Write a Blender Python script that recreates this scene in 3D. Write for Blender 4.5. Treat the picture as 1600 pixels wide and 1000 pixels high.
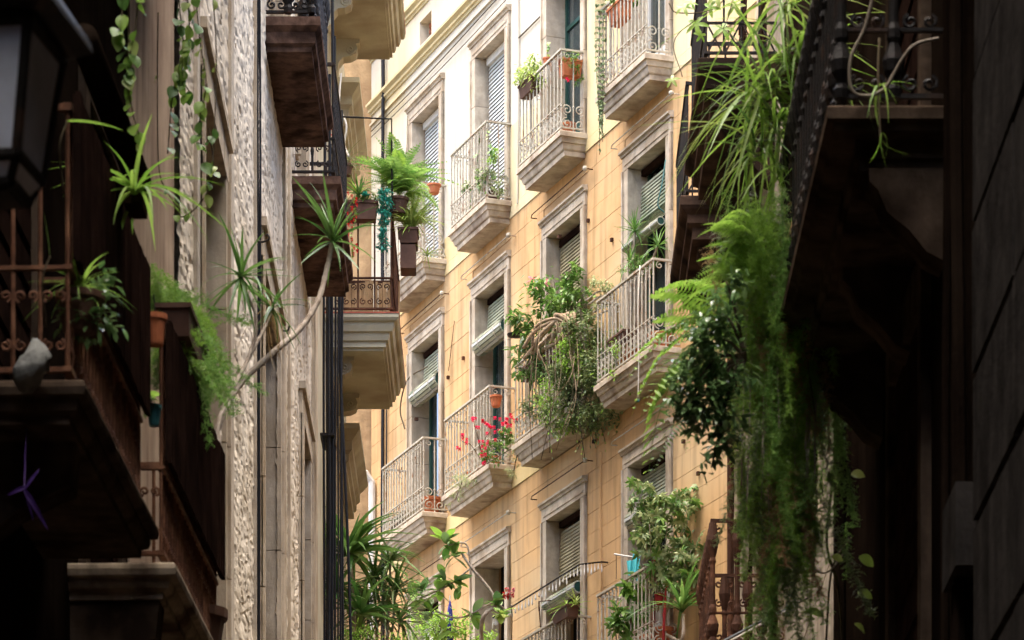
import bpy, math, random
import numpy as np
from mathutils import Vector, Matrix, Euler
random.seed(11)
V = Vector
for o in list(bpy.data.objects): bpy.data.objects.remove(o)
S = bpy.context.scene
COL = S.collection

# ------------------------------------------------------------------ camera
FPX, HZ, EYE = 6000.0, 2336.0, 1.6        # focal length and horizon row in pixels of a 1600 px wide frame
cd = bpy.data.cameras.new('camera'); cam = bpy.data.objects.new('camera', cd); COL.objects.link(cam)
cam.location = (0, 0, EYE); cam.rotation_euler = (math.radians(90), 0, 0)
cd.sensor_width = 36; cd.sensor_fit = 'HORIZONTAL'; cd.lens = FPX / 1600 * 36
cd.shift_y = (HZ - 500) / 1600; cd.clip_start = 0.5; cd.clip_end = 900
cd.dof.use_dof = True; cd.dof.focus_distance = 42; cd.dof.aperture_fstop = 8.0
S.camera = cam

# ------------------------------------------------------------------ sky and sun (bright overcast)
SUN_EL, SUN_AZ = math.radians(83), math.atan2(-0.97, -0.25)
w = bpy.data.worlds.new('World'); S.world = w; w.use_nodes = True
nt = w.node_tree; bg = nt.nodes['Background']
sky = nt.nodes.new('ShaderNodeTexSky'); sky.sky_type = 'NISHITA'; sky.sun_disc = False
sky.sun_elevation = SUN_EL; sky.sun_rotation = SUN_AZ; sky.air_density = 0.8; sky.dust_density = 4.0; sky.ozone_density = 0.6
nt.links.new(sky.outputs[0], bg.inputs[0]); bg.inputs[1].default_value = 0.10
sd = bpy.data.lights.new('sun', 'SUN'); sun = bpy.data.objects.new('sun', sd); COL.objects.link(sun)
sd.energy = 1.5; sd.angle = math.radians(85); sd.color = (1, 0.90, 0.76)
sv = V((math.sin(SUN_AZ) * math.cos(SUN_EL), math.cos(SUN_AZ) * math.cos(SUN_EL), math.sin(SUN_EL)))
sun.rotation_euler = sv.to_track_quat('Z', 'Y').to_euler(); sun.location = (-10, 20, 60)
S.view_settings.view_transform = 'Standard'; S.view_settings.look = 'None'
S.view_settings.exposure = 3.2; S.view_settings.gamma = 1.0; S.view_settings.use_curve_mapping = False
S.render.engine = 'CYCLES'; S.cycles.use_denoising = True; S.cycles.max_bounces = 4; S.cycles.diffuse_bounces = 3; S.cycles.use_adaptive_sampling = True; S.cycles.adaptive_threshold = .03
S.cycles.transparent_max_bounces = 8; S.cycles.sample_clamp_indirect = 6

# ------------------------------------------------------------------ helpers
def at(px, py, Y): return V(((px - 800) / FPX * Y, Y, EYE + (HZ - py) / FPX * Y))
WO = {}
class MB:
    def __init__(s, T=None): s.v = []; s.f = []; s.T = T
    def add(s, vs, fs):
        k = len(s.v)
        s.v += [tuple(s.T @ V(p)) for p in vs] if s.T is not None else [tuple(p) for p in vs]
        s.f += [tuple(i + k for i in f) for f in fs]; return s
    def box(s, x0, x1, y0, y1, z0, z1):
        return s.add([(x0,y0,z0),(x1,y0,z0),(x1,y1,z0),(x0,y1,z0),(x0,y0,z1),(x1,y0,z1),(x1,y1,z1),(x0,y1,z1)],
                     [(0,3,2,1),(4,5,6,7),(0,1,5,4),(1,2,6,5),(2,3,7,6),(3,0,4,7)])
    def loops(s, L, cap=True):                  # skin successive closed loops of equal length
        m = len(L[0]); vs = [p for l in L for p in l]; fs = []
        for i in range(len(L) - 1):
            for j in range(m):
                a, b = i*m+j, i*m+(j+1)%m; fs.append((a, b, b+m, a+m))
        if cap: fs.append(tuple(range(m-1, -1, -1))); fs.append(tuple(range((len(L)-1)*m, len(L)*m)))
        return s.add(vs, fs)
    def stack(s, u0, u1, n0, n1, lay):          # rectangular moulding: lay = [(outset, z)]; the n0 side stays flush
        return s.loops([[(u0-o, n0, z), (u1+o, n0, z), (u1+o, n1+o*(1 if n1 > n0 else -1), z), (u0-o, n1+o*(1 if n1 > n0 else -1), z)] for o, z in lay])
    def tube(s, P, r, k=6, cap=True):
        P = [V(p) for p in P]; n = len(P); R = r if isinstance(r, (list, tuple)) else [r] * n
        t0 = (P[1] - P[0]).normalized(); nrm = t0.orthogonal().normalized(); L = []
        for i in range(n):
            t = (P[min(i+1, n-1)] - P[max(i-1, 0)]).normalized()
            nrm = (nrm - t * nrm.dot(t)); nrm = nrm.normalized() if nrm.length > 1e-6 else t.orthogonal().normalized()
            b = t.cross(nrm)
            L.append([P[i] + (nrm * math.cos(6.2832*j/k) + b * math.sin(6.2832*j/k)) * R[i] for j in range(k)])
        return s.loops(L, cap)
    def lathe(s, prof, c=(0,0,0), k=10):
        return s.loops([[(c[0]+r*math.cos(6.2832*j/k), c[1]+r*math.sin(6.2832*j/k), c[2]+z) for j in range(k)] for r, z in prof])
    def ball(s, c, r, k=8):
        return s.lathe([(r*math.sin(math.pi*i/6)+1e-4, -r*math.cos(math.pi*i/6)) for i in range(7)], c, k)
    def blade(s, base, dv, L, W, droop=.4, seg=6, fold=.12, up=V((0,0,1)), round_=False, twist=0):
        base, dv = V(base), V(dv).normalized(); side = dv.cross(up)
        side = side.normalized() if side.length > 1e-3 else V((1,0,0))
        vs = []; fs = []
        for i in range(seg + 1):
            t = i / seg
            p = base + dv * L * (t - .25*droop*t*t) - up * (droop * L * t * t)
            w_ = W * (math.sin(math.pi * min(1, .04 + .96*t)) ** .75 if round_ else (1 - t) ** .6 * min(1, .45 + 2.2*t)) * .5
            sd_ = side * math.cos(twist*t) + up * math.sin(twist*t)
            w_ = max(w_, .0006)
            vs += [p - sd_*w_ + up*fold*w_*2, p, p + sd_*w_ + up*fold*w_*2]
        for i in range(seg):
            a = i*3; fs += [(a, a+1, a+4, a+3), (a+1, a+2, a+5, a+4)]
        return s.add(vs, fs)
    def addmesh(s, me, off=(0,0,0)):
        off = V(off); return s.add([vv.co + off for vv in me.vertices], [tuple(pp.vertices) for pp in me.polygons])
    def mesh(s, name, mat, smooth=False, origin=None):
        me = bpy.data.meshes.new(name)
        o = V(origin) if origin is not None else V((0,0,0))
        me.from_pydata([(p[0]-o.x, p[1]-o.y, p[2]-o.z) for p in s.v], [], s.f)
        me.materials.append(mat)
        if smooth: me.polygons.foreach_set('use_smooth', [True]*len(me.polygons))
        me.update(); return me
    def build(s, name, mat, parent=None, smooth=False, kind=None, **kw):
        a = np.array(s.v); o = V(tuple((a.min(0) + a.max(0)) / 2))
        if parent is None: o.z = float(a[:, 2].min())
        ob = inst(name, s.mesh(name, mat, smooth, o), parent, o)
        if kind: ob['kind'] = kind
        if kw: tag(ob, **kw)
        return ob
def inst(name, me, parent=None, loc=(0,0,0), rot=None, sc=None):
    ob = bpy.data.objects.new(name, me); COL.objects.link(ob); loc = V(loc)
    WO[ob.name] = loc
    if parent is not None: ob.parent = parent; ob.location = loc - WO[parent.name]
    else: ob.location = loc
    if rot is not None: ob.rotation_euler = rot
    if sc is not None: ob.scale = (sc,)*3 if isinstance(sc, (int, float)) else sc
    return ob
def tag(o, label=None, cat=None, group=None, kind=None):
    if label: o['label'] = label
    if cat: o['category'] = cat
    if group: o['group'] = group
    if kind: o['kind'] = kind
    return o
def thing(name, label, cat, loc=(0,0,0), group=None):
    return tag(inst(name, None, None, loc), label, cat, group)
def R(a, b): return random.uniform(a, b)
def bez(P, n=14):                               # smooth path through control points (Catmull-Rom)
    P = [V(p) for p in P]; Q = [P[0]*2-P[1]] + P + [P[-1]*2-P[-2]]; out = []
    for i in range(1, len(Q)-2):
        for j in range(n):
            t = j/n; a,b,c,d_ = Q[i-1],Q[i],Q[i+1],Q[i+2]
            out.append(.5*((2*b)+(c-a)*t+(2*a-5*b+4*c-d_)*t*t+(3*b-a-3*c+d_)*t**3))
    return out + [P[-1]]
def spiral(c, r0, turns, ax, ay, n=18, start=0, sgn=1):
    return [V(c) + (V(ax)*math.cos(start+sgn*6.2832*turns*i/n) + V(ay)*math.sin(start+sgn*6.2832*turns*i/n)) * r0*(1-.82*i/n) for i in range(n+1)]

# ------------------------------------------------------------------ materials
def mat(name, col, rough=.85, var=.18, sc=3.0, bump=.3, bsc=40, metal=0, col2=None, amt=.5, streak=0.0, spec=.12, sc2=None):
    m = bpy.data.materials.new(name); m.use_nodes = True; N = m.node_tree.nodes; L = m.node_tree.links
    b = N['Principled BSDF']; b.inputs['Roughness'].default_value = rough; b.inputs['Metallic'].default_value = metal
    b.inputs['Specular IOR Level'].default_value = spec
    g = N.new('ShaderNodeNewGeometry')
    n1 = N.new('ShaderNodeTexNoise'); n1.inputs['Scale'].default_value = sc; n1.inputs['Detail'].default_value = 7; n1.inputs['Roughness'].default_value = .65
    L.new(g.outputs['Position'], n1.inputs['Vector'])
    cr = N.new('ShaderNodeValToRGB'); cr.color_ramp.elements[0].position = .32; cr.color_ramp.elements[1].position = .68
    c = col
    cr.color_ramp.elements[0].color = (*[x*(1-var) for x in c], 1)
    c2 = [min(1, x*(1+var*.6)) for x in c]
    cr.color_ramp.elements[1].color = (*c2, 1)
    L.new(n1.outputs['Fac'], cr.inputs['Fac']); out = cr.outputs['Color']
    if col2:
        n2 = N.new('ShaderNodeTexNoise'); n2.inputs['Scale'].default_value = sc2 or sc*.45; n2.inputs['Detail'].default_value = 8
        L.new(g.outputs['Position'], n2.inputs['Vector'])
        r2 = N.new('ShaderNodeMapRange'); r2.inputs[1].default_value = .62-amt*.3; r2.inputs[2].default_value = .78-amt*.3
        L.new(n2.outputs['Fac'], r2.inputs[0])
        mx = N.new('ShaderNodeMix'); mx.data_type = 'RGBA'; L.new(r2.outputs[0], mx.inputs[0]); L.new(out, mx.inputs[6]); mx.inputs[7].default_value = (*col2, 1)
        out = mx.outputs[2]
    if streak:
        mp = N.new('ShaderNodeMapping'); mp.inputs['Scale'].default_value = (5, 5, .5); L.new(g.outputs['Position'], mp.inputs['Vector'])
        n3 = N.new('ShaderNodeTexNoise'); n3.inputs['Scale'].default_value = 1.6; n3.inputs['Detail'].default_value = 6; L.new(mp.outputs[0], n3.inputs['Vector'])
        r3 = N.new('ShaderNodeMapRange'); r3.inputs[1].default_value = .48; r3.inputs[2].default_value = .72; r3.inputs[3].default_value = 1; r3.inputs[4].default_value = 1-streak
        L.new(n3.outputs['Fac'], r3.inputs[0])
        mx = N.new('ShaderNodeMix'); mx.data_type = 'RGBA'; mx.blend_type = 'MULTIPLY'; mx.inputs[0].default_value = 1
        L.new(out, mx.inputs[6]); L.new(r3.outputs[0], mx.inputs[7]); out = mx.outputs[2]
    L.new(out, b.inputs['Base Color'])
    if bump:
        nb = N.new('ShaderNodeTexNoise'); nb.inputs['Scale'].default_value = bsc; nb.inputs['Detail'].default_value = 5
        L.new(g.outputs['Position'], nb.inputs['Vector'])
        bp = N.new('ShaderNodeBump'); bp.inputs['Strength'].default_value = bump; bp.inputs['Distance'].default_value = .012
        L.new(nb.outputs['Fac'], bp.inputs['Height']); L.new(bp.outputs[0], b.inputs['Normal'])
    return m
def leafmat(name, c1, c2, trans=.35, rough=.45):
    m = bpy.data.materials.new(name); m.use_nodes = True; N = m.node_tree.nodes; L = m.node_tree.links
    b = N['Principled BSDF']; b.inputs['Roughness'].default_value = rough; b.inputs['Specular IOR Level'].default_value = .4
    g = N.new('ShaderNodeNewGeometry'); oi = N.new('ShaderNodeObjectInfo')
    ad = N.new('ShaderNodeMath'); ad.operation = 'ADD'; L.new(g.outputs['Random Per Island'], ad.inputs[0]); L.new(oi.outputs['Random'], ad.inputs[1])
    fr = N.new('ShaderNodeMath'); fr.operation = 'FRACT'; L.new(ad.outputs[0], fr.inputs[0])
    cr = N.new('ShaderNodeValToRGB'); cr.color_ramp.elements[0].color = (*c1, 1); cr.color_ramp.elements[1].color = (*c2, 1)
    L.new(fr.outputs[0], cr.inputs[0]); L.new(cr.outputs[0], b.inputs['Base Color'])
    tr = N.new('ShaderNodeBsdfTranslucent'); L.new(cr.outputs[0], tr.inputs[0])
    mx = N.new('ShaderNodeMixShader'); mx.inputs[0].default_value = trans
    L.new(b.outputs[0], mx.inputs[1]); L.new(tr.outputs[0], mx.inputs[2]); L.new(mx.outputs[0], N['Material Output'].inputs[0])
    return m
def glassmat(name, tint, clear=.6):
    m = bpy.data.materials.new(name); m.use_nodes = True; N = m.node_tree.nodes; L = m.node_tree.links
    b = N['Principled BSDF']; b.inputs['Base Color'].default_value = (*tint, 1); b.inputs['Roughness'].default_value = .08; b.inputs['Specular IOR Level'].default_value = .25
    tr = N.new('ShaderNodeBsdfTransparent'); mx = N.new('ShaderNodeMixShader'); mx.inputs[0].default_value = clear
    n = N.new('ShaderNodeTexNoise'); n.inputs['Scale'].default_value = 6; g = N.new('ShaderNodeNewGeometry'); L.new(g.outputs['Position'], n.inputs['Vector'])
    r = N.new('ShaderNodeMapRange'); r.inputs[3].default_value = .05; r.inputs[4].default_value = .22; L.new(n.outputs['Fac'], r.inputs[0]); L.new(r.outputs[0], b.inputs['Roughness'])
    L.new(b.outputs[0], mx.inputs[1]); L.new(tr.outputs[0], mx.inputs[2]); L.new(mx.outputs[0], N['Material Output'].inputs[0])
    return m
M = dict(
 peach=mat('peach_stucco', (.535,.335,.16), col2=(.53,.375,.21), sc=1.3, var=.18, streak=.30, bump=.12, bsc=60),
 peach2=mat('peach_groove', (.47,.295,.145), bump=.1),
 cream=mat('overexposed_cream_stucco', (.49,.45,.37), col2=(.52,.43,.25), sc=.6, sc2=.32, amt=.35, var=.06, streak=.12, bump=.15, bsc=50),  # top-floor wall: overexposed brightness put into the stucco colour
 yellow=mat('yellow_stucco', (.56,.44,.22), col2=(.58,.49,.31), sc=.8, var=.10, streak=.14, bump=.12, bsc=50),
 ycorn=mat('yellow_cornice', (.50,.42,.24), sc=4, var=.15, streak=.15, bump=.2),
 stone=mat('window_stone', (.47,.40,.31), col2=(.35,.28,.20), sc=6, var=.28, streak=.3, bump=.3, bsc=45),
 slab=mat('balcony_stone', (.47,.395,.30), col2=(.24,.175,.125), sc=7, var=.25, streak=.25, bump=.4, bsc=35, amt=.3),
 palerail=mat('pale_iron', (.42,.385,.31), col2=(.26,.16,.10), sc=20, var=.25, rough=.6, bump=.15, amt=.25),
 iron=mat('black_iron', (.014,.012,.011), col2=(.04,.022,.014), sc=18, var=.3, rough=.5, bump=.3, bsc=90, amt=.3),
 rust=mat('rusty_iron', (.060,.026,.015), col2=(.13,.055,.028), sc=14, var=.4, rough=.7, bump=.4, bsc=80, amt=.35),
 railrust=mat('orange_rusty_iron', (.15,.066,.036), col2=(.27,.13,.07), sc=14, var=.45, rough=.6, bump=.4, bsc=80, amt=.4),
 green=mat('green_door', (.022,.062,.050), sc=4, var=.25, rough=.5, bump=.1),
 white=mat('white_paint', (.58,.57,.53), sc=6, var=.1, rough=.6, bump=.05),
 slatw=mat('pale_slats', (.47,.48,.46), sc=3, var=.12, rough=.6, bump=.05),
 slatg=mat('green_slats', (.36,.37,.27), col2=(.16,.20,.14), sc=5, var=.2, rough=.6, bump=.1),
 slatb=mat('straw_slats', (.30,.26,.16), col2=(.20,.17,.10), sc=5, var=.2, rough=.7, bump=.2),
 curtain=mat('curtain_cloth', (.60,.54,.42), sc=4, var=.1, bump=.1),
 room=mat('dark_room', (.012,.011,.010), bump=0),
 rough=mat('rough_stucco', (.76,.66,.52), col2=(.55,.46,.34), sc=7, var=.22, streak=.3, bump=.5, bsc=30, amt=.45, sc2=1.3, spec=0.0),
 jamb=mat('jamb_stone', (.50,.41,.30), col2=(.36,.28,.19), sc=4, var=.25, streak=.35, bump=.35, bsc=40, spec=0.0),
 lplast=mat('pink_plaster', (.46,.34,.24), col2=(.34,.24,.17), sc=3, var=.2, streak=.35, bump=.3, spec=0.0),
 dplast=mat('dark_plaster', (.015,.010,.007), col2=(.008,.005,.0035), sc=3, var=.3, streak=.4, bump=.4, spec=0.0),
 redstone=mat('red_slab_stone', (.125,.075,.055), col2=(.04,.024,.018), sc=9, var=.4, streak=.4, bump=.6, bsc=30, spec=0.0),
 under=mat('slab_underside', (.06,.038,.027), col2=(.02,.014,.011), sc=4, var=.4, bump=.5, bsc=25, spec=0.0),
 cornice=mat('cream_moulding', (.43,.385,.275), col2=(.31,.26,.18), sc=3, var=.14, streak=.0, bump=.2),
 terr=mat('red_tile', (.33,.10,.065), sc=10, var=.3),
 ochre=mat('ochre_rough_wall', (.38,.25,.13), col2=(.28,.175,.09), sc=5, var=.25, streak=.3, bump=.9, bsc=14),
 wood=mat('dark_wood', (.028,.015,.011), col2=(.014,.008,.006), sc=6, var=.35, streak=.4, rough=.65, bump=.3, spec=0.0),
 dstone=mat('dark_stone', (.09,.064,.045), col2=(.026,.017,.012), sc=5, var=.35, streak=.4, bump=.5, bsc=25, spec=0.0),
 midstone=mat('weathered_slab_stone', (.34,.27,.19), col2=(.10,.07,.05), sc=7, var=.35, streak=.45, bump=.6, bsc=25, spec=0),
 gblock=mat('grey_rustic_stone', (.036,.032,.029), sc=4, var=.45, streak=.35, bump=.4, bsc=30, spec=0.0),
 r2=mat('grey_brown_stone', (.34,.29,.22), col2=(.22,.18,.13), sc=6, var=.3, streak=.35, bump=.7, bsc=22),
 black=mat('black_rubber', (.014,.014,.016), rough=.55, sc=20, bump=.1),
 cablew=mat('pale_cable', (.55,.50,.42), rough=.5, sc=20, bump=.05),
 hose=mat('dull_hose', (.17,.14,.105), rough=.6, sc=20, bump=.1),
 cableg=mat('grey_cable', (.10,.105,.11), rough=.4, sc=20, bump=.05),
 terracotta=mat('terracotta', (.46,.15,.065), col2=(.34,.12,.06), sc=9, var=.2, bump=.2),
 boxbrown=mat('brown_planter', (.105,.055,.038), sc=8, var=.25, rough=.6, bump=.1),
 soil=mat('soil', (.03,.02,.014), sc=30, bump=.8),
 bark=mat('pale_bark', (.42,.35,.28), col2=(.27,.21,.16), sc=22, var=.25, bump=.6, bsc=60),
 root=mat('root_bark', (.40,.29,.19), col2=(.25,.17,.10), sc=22, var=.3, bump=.6, bsc=60),
 twig=mat('brown_twig', (.10,.075,.045), sc=22, var=.3, bump=.3),
 teal=leafmat('teal_foliage', (.02,.22,.17), (.04,.36,.27), .2),
 cyan=mat('cyan_cloth', (.10,.50,.55), sc=5, var=.1),
 redc=mat('red_cloth', (.30,.03,.03), sc=5, var=.15),
 bagc=mat('dull_bag_plastic', (.22,.22,.20), sc=14, var=.3, bump=1.0, bsc=28),
 whitec=mat('white_cloth', (.72,.72,.72), sc=5, var=.08, bump=.1),
 purple=mat('purple_ribbon', (.03,.012,.07), sc=9, var=.2, rough=.4),
 bluec=mat('blue_cloth', (.05,.05,.28), sc=9, var=.2),
 tealpot=mat('teal_pot', (.03,.11,.11), rough=.4, sc=9),
 brick=mat('vent_brick', (.42,.17,.10), sc=12, var=.25),
 bead=mat('clear_bead', (.70,.68,.62), rough=.15, sc=9, var=.1, bump=0, spec=.6),
 leaf=leafmat('leaf_mid', (.06,.15,.025), (.17,.29,.06)),
 leafb=leafmat('leaf_bright', (.17,.33,.04), (.33,.50,.09), .5),
 leafl=leafmat('leaf_lime', (.24,.36,.06), (.42,.50,.15), .4),
 leafd=leafmat('leaf_dark', (.07,.15,.05), (.19,.30,.11), .3, .22),
 leafg=leafmat('leaf_greygreen', (.10,.16,.06), (.27,.32,.14), .3),
 leafv=leafmat('leaf_variegated', (.07,.14,.035), (.38,.42,.20), .3),
 leafy=leafmat('leaf_yucca', (.05,.14,.025), (.17,.30,.07), .35, .4),
 fern=leafmat('fern_green', (.12,.27,.05), (.30,.46,.12), .5, .6),
 ivory=leafmat('cream_green_leaf', (.20,.26,.10), (.46,.48,.26), .4),
 redf=leafmat('red_petal', (.55,.01,.05), (.78,.03,.12), .3, .6),
 redb=leafmat('red_bloom', (.48,.015,.012), (.66,.04,.03), .25, .5),
 pink=leafmat('pink_petal', (.62,.16,.20), (.78,.32,.33), .35, .6),
 dry=leafmat('dry_leaf', (.28,.16,.06), (.42,.30,.14), .3, .7),
 glass=glassmat('window_glass', (.05,.07,.07), .55),
 lampglass=mat('lantern_glass', (.60,.64,.72), rough=.25, sc=4, var=.2, bump=.05, spec=.6),
 ground=mat('street_stone', (.10,.09,.08), sc=2, var=.2),
)

# ================================================================== SETTING: ground
tag(MB().add([(-300,-300,0),(300,-300,0),(300,300,0),(-300,300,0)], [(0,1,2,3)]).build('ground', M['ground']), kind='structure')
tag(MB().box(-1.95, 1.9, -15, 60, .004, .03).build('street_paving', M['dstone']), kind='structure')

# ================================================================== YELLOW APARTMENT BUILDING
dU = V((-2265, 6000, 0)).normalized(); dN = V((-dU.y, dU.x, 0)); OF = V((1.74, 43.5, 0))
RF = Matrix(((dU.x, dN.x, 0), (dU.y, dN.y, 0), (0, 0, 1)))
TF = Matrix.Translation(OF) @ RF.to_4x4(); RF4 = RF.to_4x4()
def FP(u, n, z): return OF + dU*u + dN*n + V((0, 0, z))
def fac(px, py, off=0):                      # where a viewing ray meets the facade plane (off metres in front)
    r = V(((px-800)/FPX, 1, 0)); P = OF + dN*off
    t = P.dot(dN) / r.dot(dN); q = r*t - P
    return q.dot(dU), EYE + t*(HZ-py)/FPX
apt = thing('apartment_building', 'peach and overexposed cream stucco apartment building with rows of pale balconies', 'building', FP(3.5, 0, 0))
COLS = [(7.60, 8.67), (5.13, 6.20), (2.55, 3.67), (-.06, 1.06)]
FLO = [(17.81, 20.05), (14.47, 16.97), (11.06, 13.51)]       # floor top, opening top
UL, UR, G = 10.45, -3.6, .05
def wall_pieces(mb, z0, z1, fl, front):
    a, b = fl; e = UR
    for (u0, u1) in sorted(COLS):
        mb.box(e, u0-G, -.35, front, z0, z1); e = u1+G
        mb.box(u0-G, u1+G, -.35, front, z0, a-.02); mb.box(u0-G, u1+G, -.35, front, b+G, z1)
    mb.box(e, UL, -.35, front, z0, z1)
mw = MB(TF); wall_pieces(mw, 14.21, 17.60, FLO[1], -.010); wall_pieces(mw, 10.80, 14.21, FLO[2], -.010); mw.box(UR, UL, -.35, -.01, 0, 10.8)
wallp = mw.build('wall', M['peach2'], apt)
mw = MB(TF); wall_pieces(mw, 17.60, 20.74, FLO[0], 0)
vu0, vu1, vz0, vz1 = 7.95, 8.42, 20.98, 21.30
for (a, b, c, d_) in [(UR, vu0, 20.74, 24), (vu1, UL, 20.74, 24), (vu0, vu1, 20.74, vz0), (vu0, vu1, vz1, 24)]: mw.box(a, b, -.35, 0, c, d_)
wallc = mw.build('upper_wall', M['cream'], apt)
# ruled stucco courses
for (z0, z1, fl) in [(14.42, 17.60, FLO[1]), (10.82, 14.20, FLO[2])]:
    H = .245; z = z0
    while z < z1 - .02:
        zt = min(z+H-.005, z1); e = UR; spans = []
        top = fl[1] + .21
        for (u0, u1) in sorted(COLS):
            if z < top - .05: spans.append((e, u0-.16)); e = u1+.16
        spans.append((e, UL))
        if z >= top - .05: spans = [(UR, 2.1), (2.107, 4.4), (4.407, 6.9), (6.907, UL)]
        for (a, b) in spans: MB(TF).box(a, b, -.01, R(-.0015, .0015), z, zt).build('course', M['peach'], wallp)
        z += H
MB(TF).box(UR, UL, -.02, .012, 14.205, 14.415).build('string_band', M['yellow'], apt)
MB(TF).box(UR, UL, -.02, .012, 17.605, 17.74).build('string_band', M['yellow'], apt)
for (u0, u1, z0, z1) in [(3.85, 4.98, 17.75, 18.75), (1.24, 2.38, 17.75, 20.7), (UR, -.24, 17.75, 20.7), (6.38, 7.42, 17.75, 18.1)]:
    MB(TF).box(u0, u1, -.02, .005, z0, z1).build('yellow_panel', M['yellow'], apt)  # plain yellow wall; the paler cream around it has overexposure coloured in
# cornices
def prof_u(mb, prof, u0, u1): mb.loops([[(u0, n, z) for n, z in prof], [(u1, n, z) for n, z in prof]])
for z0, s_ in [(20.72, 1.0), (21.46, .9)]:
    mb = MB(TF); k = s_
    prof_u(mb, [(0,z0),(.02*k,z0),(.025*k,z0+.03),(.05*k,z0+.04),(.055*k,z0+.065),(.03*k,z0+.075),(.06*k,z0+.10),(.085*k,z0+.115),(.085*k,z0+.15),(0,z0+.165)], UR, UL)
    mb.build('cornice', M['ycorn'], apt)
mb = MB(TF); prof_u(mb, [(0,20.58),(.03,20.58),(.03,20.61),(0,20.62)], UR, UL); mb.build('cornice_bead', M['cream'], apt)
v = MB(TF).box(vu0, vu1, -.30, -.25, vz0, vz1).build('vent', M['terr'], apt)
for i in range(5):
    for j in range(4): MB(TF).box(vu0+.01+i*.093, vu0+.07+i*.093, -.25, -.12, vz0+.01+j*.08, vz0+.065+j*.08).build('brick', M['brick'], v)
# rooms behind the openings
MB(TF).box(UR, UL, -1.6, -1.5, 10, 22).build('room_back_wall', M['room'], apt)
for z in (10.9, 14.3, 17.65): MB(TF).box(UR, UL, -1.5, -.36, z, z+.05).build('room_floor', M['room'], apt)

# window surrounds: lintel + jamb stones (shared meshes)
WID = 1.1
def surround(u0, u1, a, b):
    mb = MB(TF)
    mb.box(u0-.16, u1+.16, -.30, .030, b, b+.16)
    prof_u(mb, [(0,b+.16),(.045,b+.16),(.05,b+.185),(.075,b+.20),(.075,b+.225),(0,b+.24)], u0-.18, u1+.18)
    prof_u(mb, [(.03,b+.045),(.04,b+.05),(.04,b+.07),(.03,b+.075)], u0-.09, u1+.09)
    s_ = mb.build('window_surround', M['stone'], apt)
    zs = [a-.02, a+.42, a+1.0, a+1.62, b-.004]
    for (x0, x1, sg) in [(u0-.16, u0, 1), (u1, u1+.16, -1)]:
        for i in range(4):
            m2 = MB(TF).box(x0, x1, -.30, .028 + R(-.002,.002), zs[i]+.003, zs[i+1]-.003)
            xo = x0 if sg > 0 else x1-.035
            m2.box(xo, xo+.035, .0, .048, zs[i]+.003, zs[i+1]-.003)
            m2.build('jamb_stone', M['stone'], s_)
def door(u0, u1, a, b, m, pane=True):
    mb = MB(TF); n0, n1 = -.27, -.22; mid = (u0+u1)/2
    for x0, x1 in [(u0+.002, u0+.05), (u1-.05, u1-.002), (mid-.045, mid-.003), (mid+.003, mid+.045)]: mb.box(x0, x1, n0, n1, a, b-.05)
    for z0, z1 in [(a, a+.45), (b-.052, b-.002), (b-.55, b-.50)]:
        mb.box(u0+.05, mid-.045, n0+.005, n1-.004, z0, z1); mb.box(mid+.045, u1-.05, n0+.005, n1-.004, z0, z1)
    d_ = mb.build('balcony_door', m, apt)
    if pane:
        for x0, x1 in [(u0+.05, mid-.045), (mid+.045, u1-.05)]:
            MB(TF).box(x0, x1, -.25, -.244, a+.45, b-.55).build('pane', M['glass'], d_)
            MB(TF).box(x0, x1, -.25, -.244, b-.50, b-.052).build('pane', M['glass'], d_)
def slats(mb, u0, u1, path, pitch=.042, thick=.008, tilt=.35):
    for (p0, p1) in zip(path[:-1], path[1:]):
        p0, p1 = V(p0), V(p1); L = (p1-p0).length; t = (p1-p0).normalized(); q = V((t.y, -t.x)); k = int(L/pitch)
        if q.x < 0: q = -q
        for i in range(k):
            c = p0 + t*(i+.5)*pitch; a_ = (t*math.cos(tilt) + q*math.sin(tilt))*pitch*.54; b_ = q*thick*.5
            prof = [c-a_-b_, c+a_-b_, c+a_+b_, c-a_+b_]
            mb.loops([[(u0, p.x, p.y) for p in prof], [(u1, p.x, p.y) for p in prof]])
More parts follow.
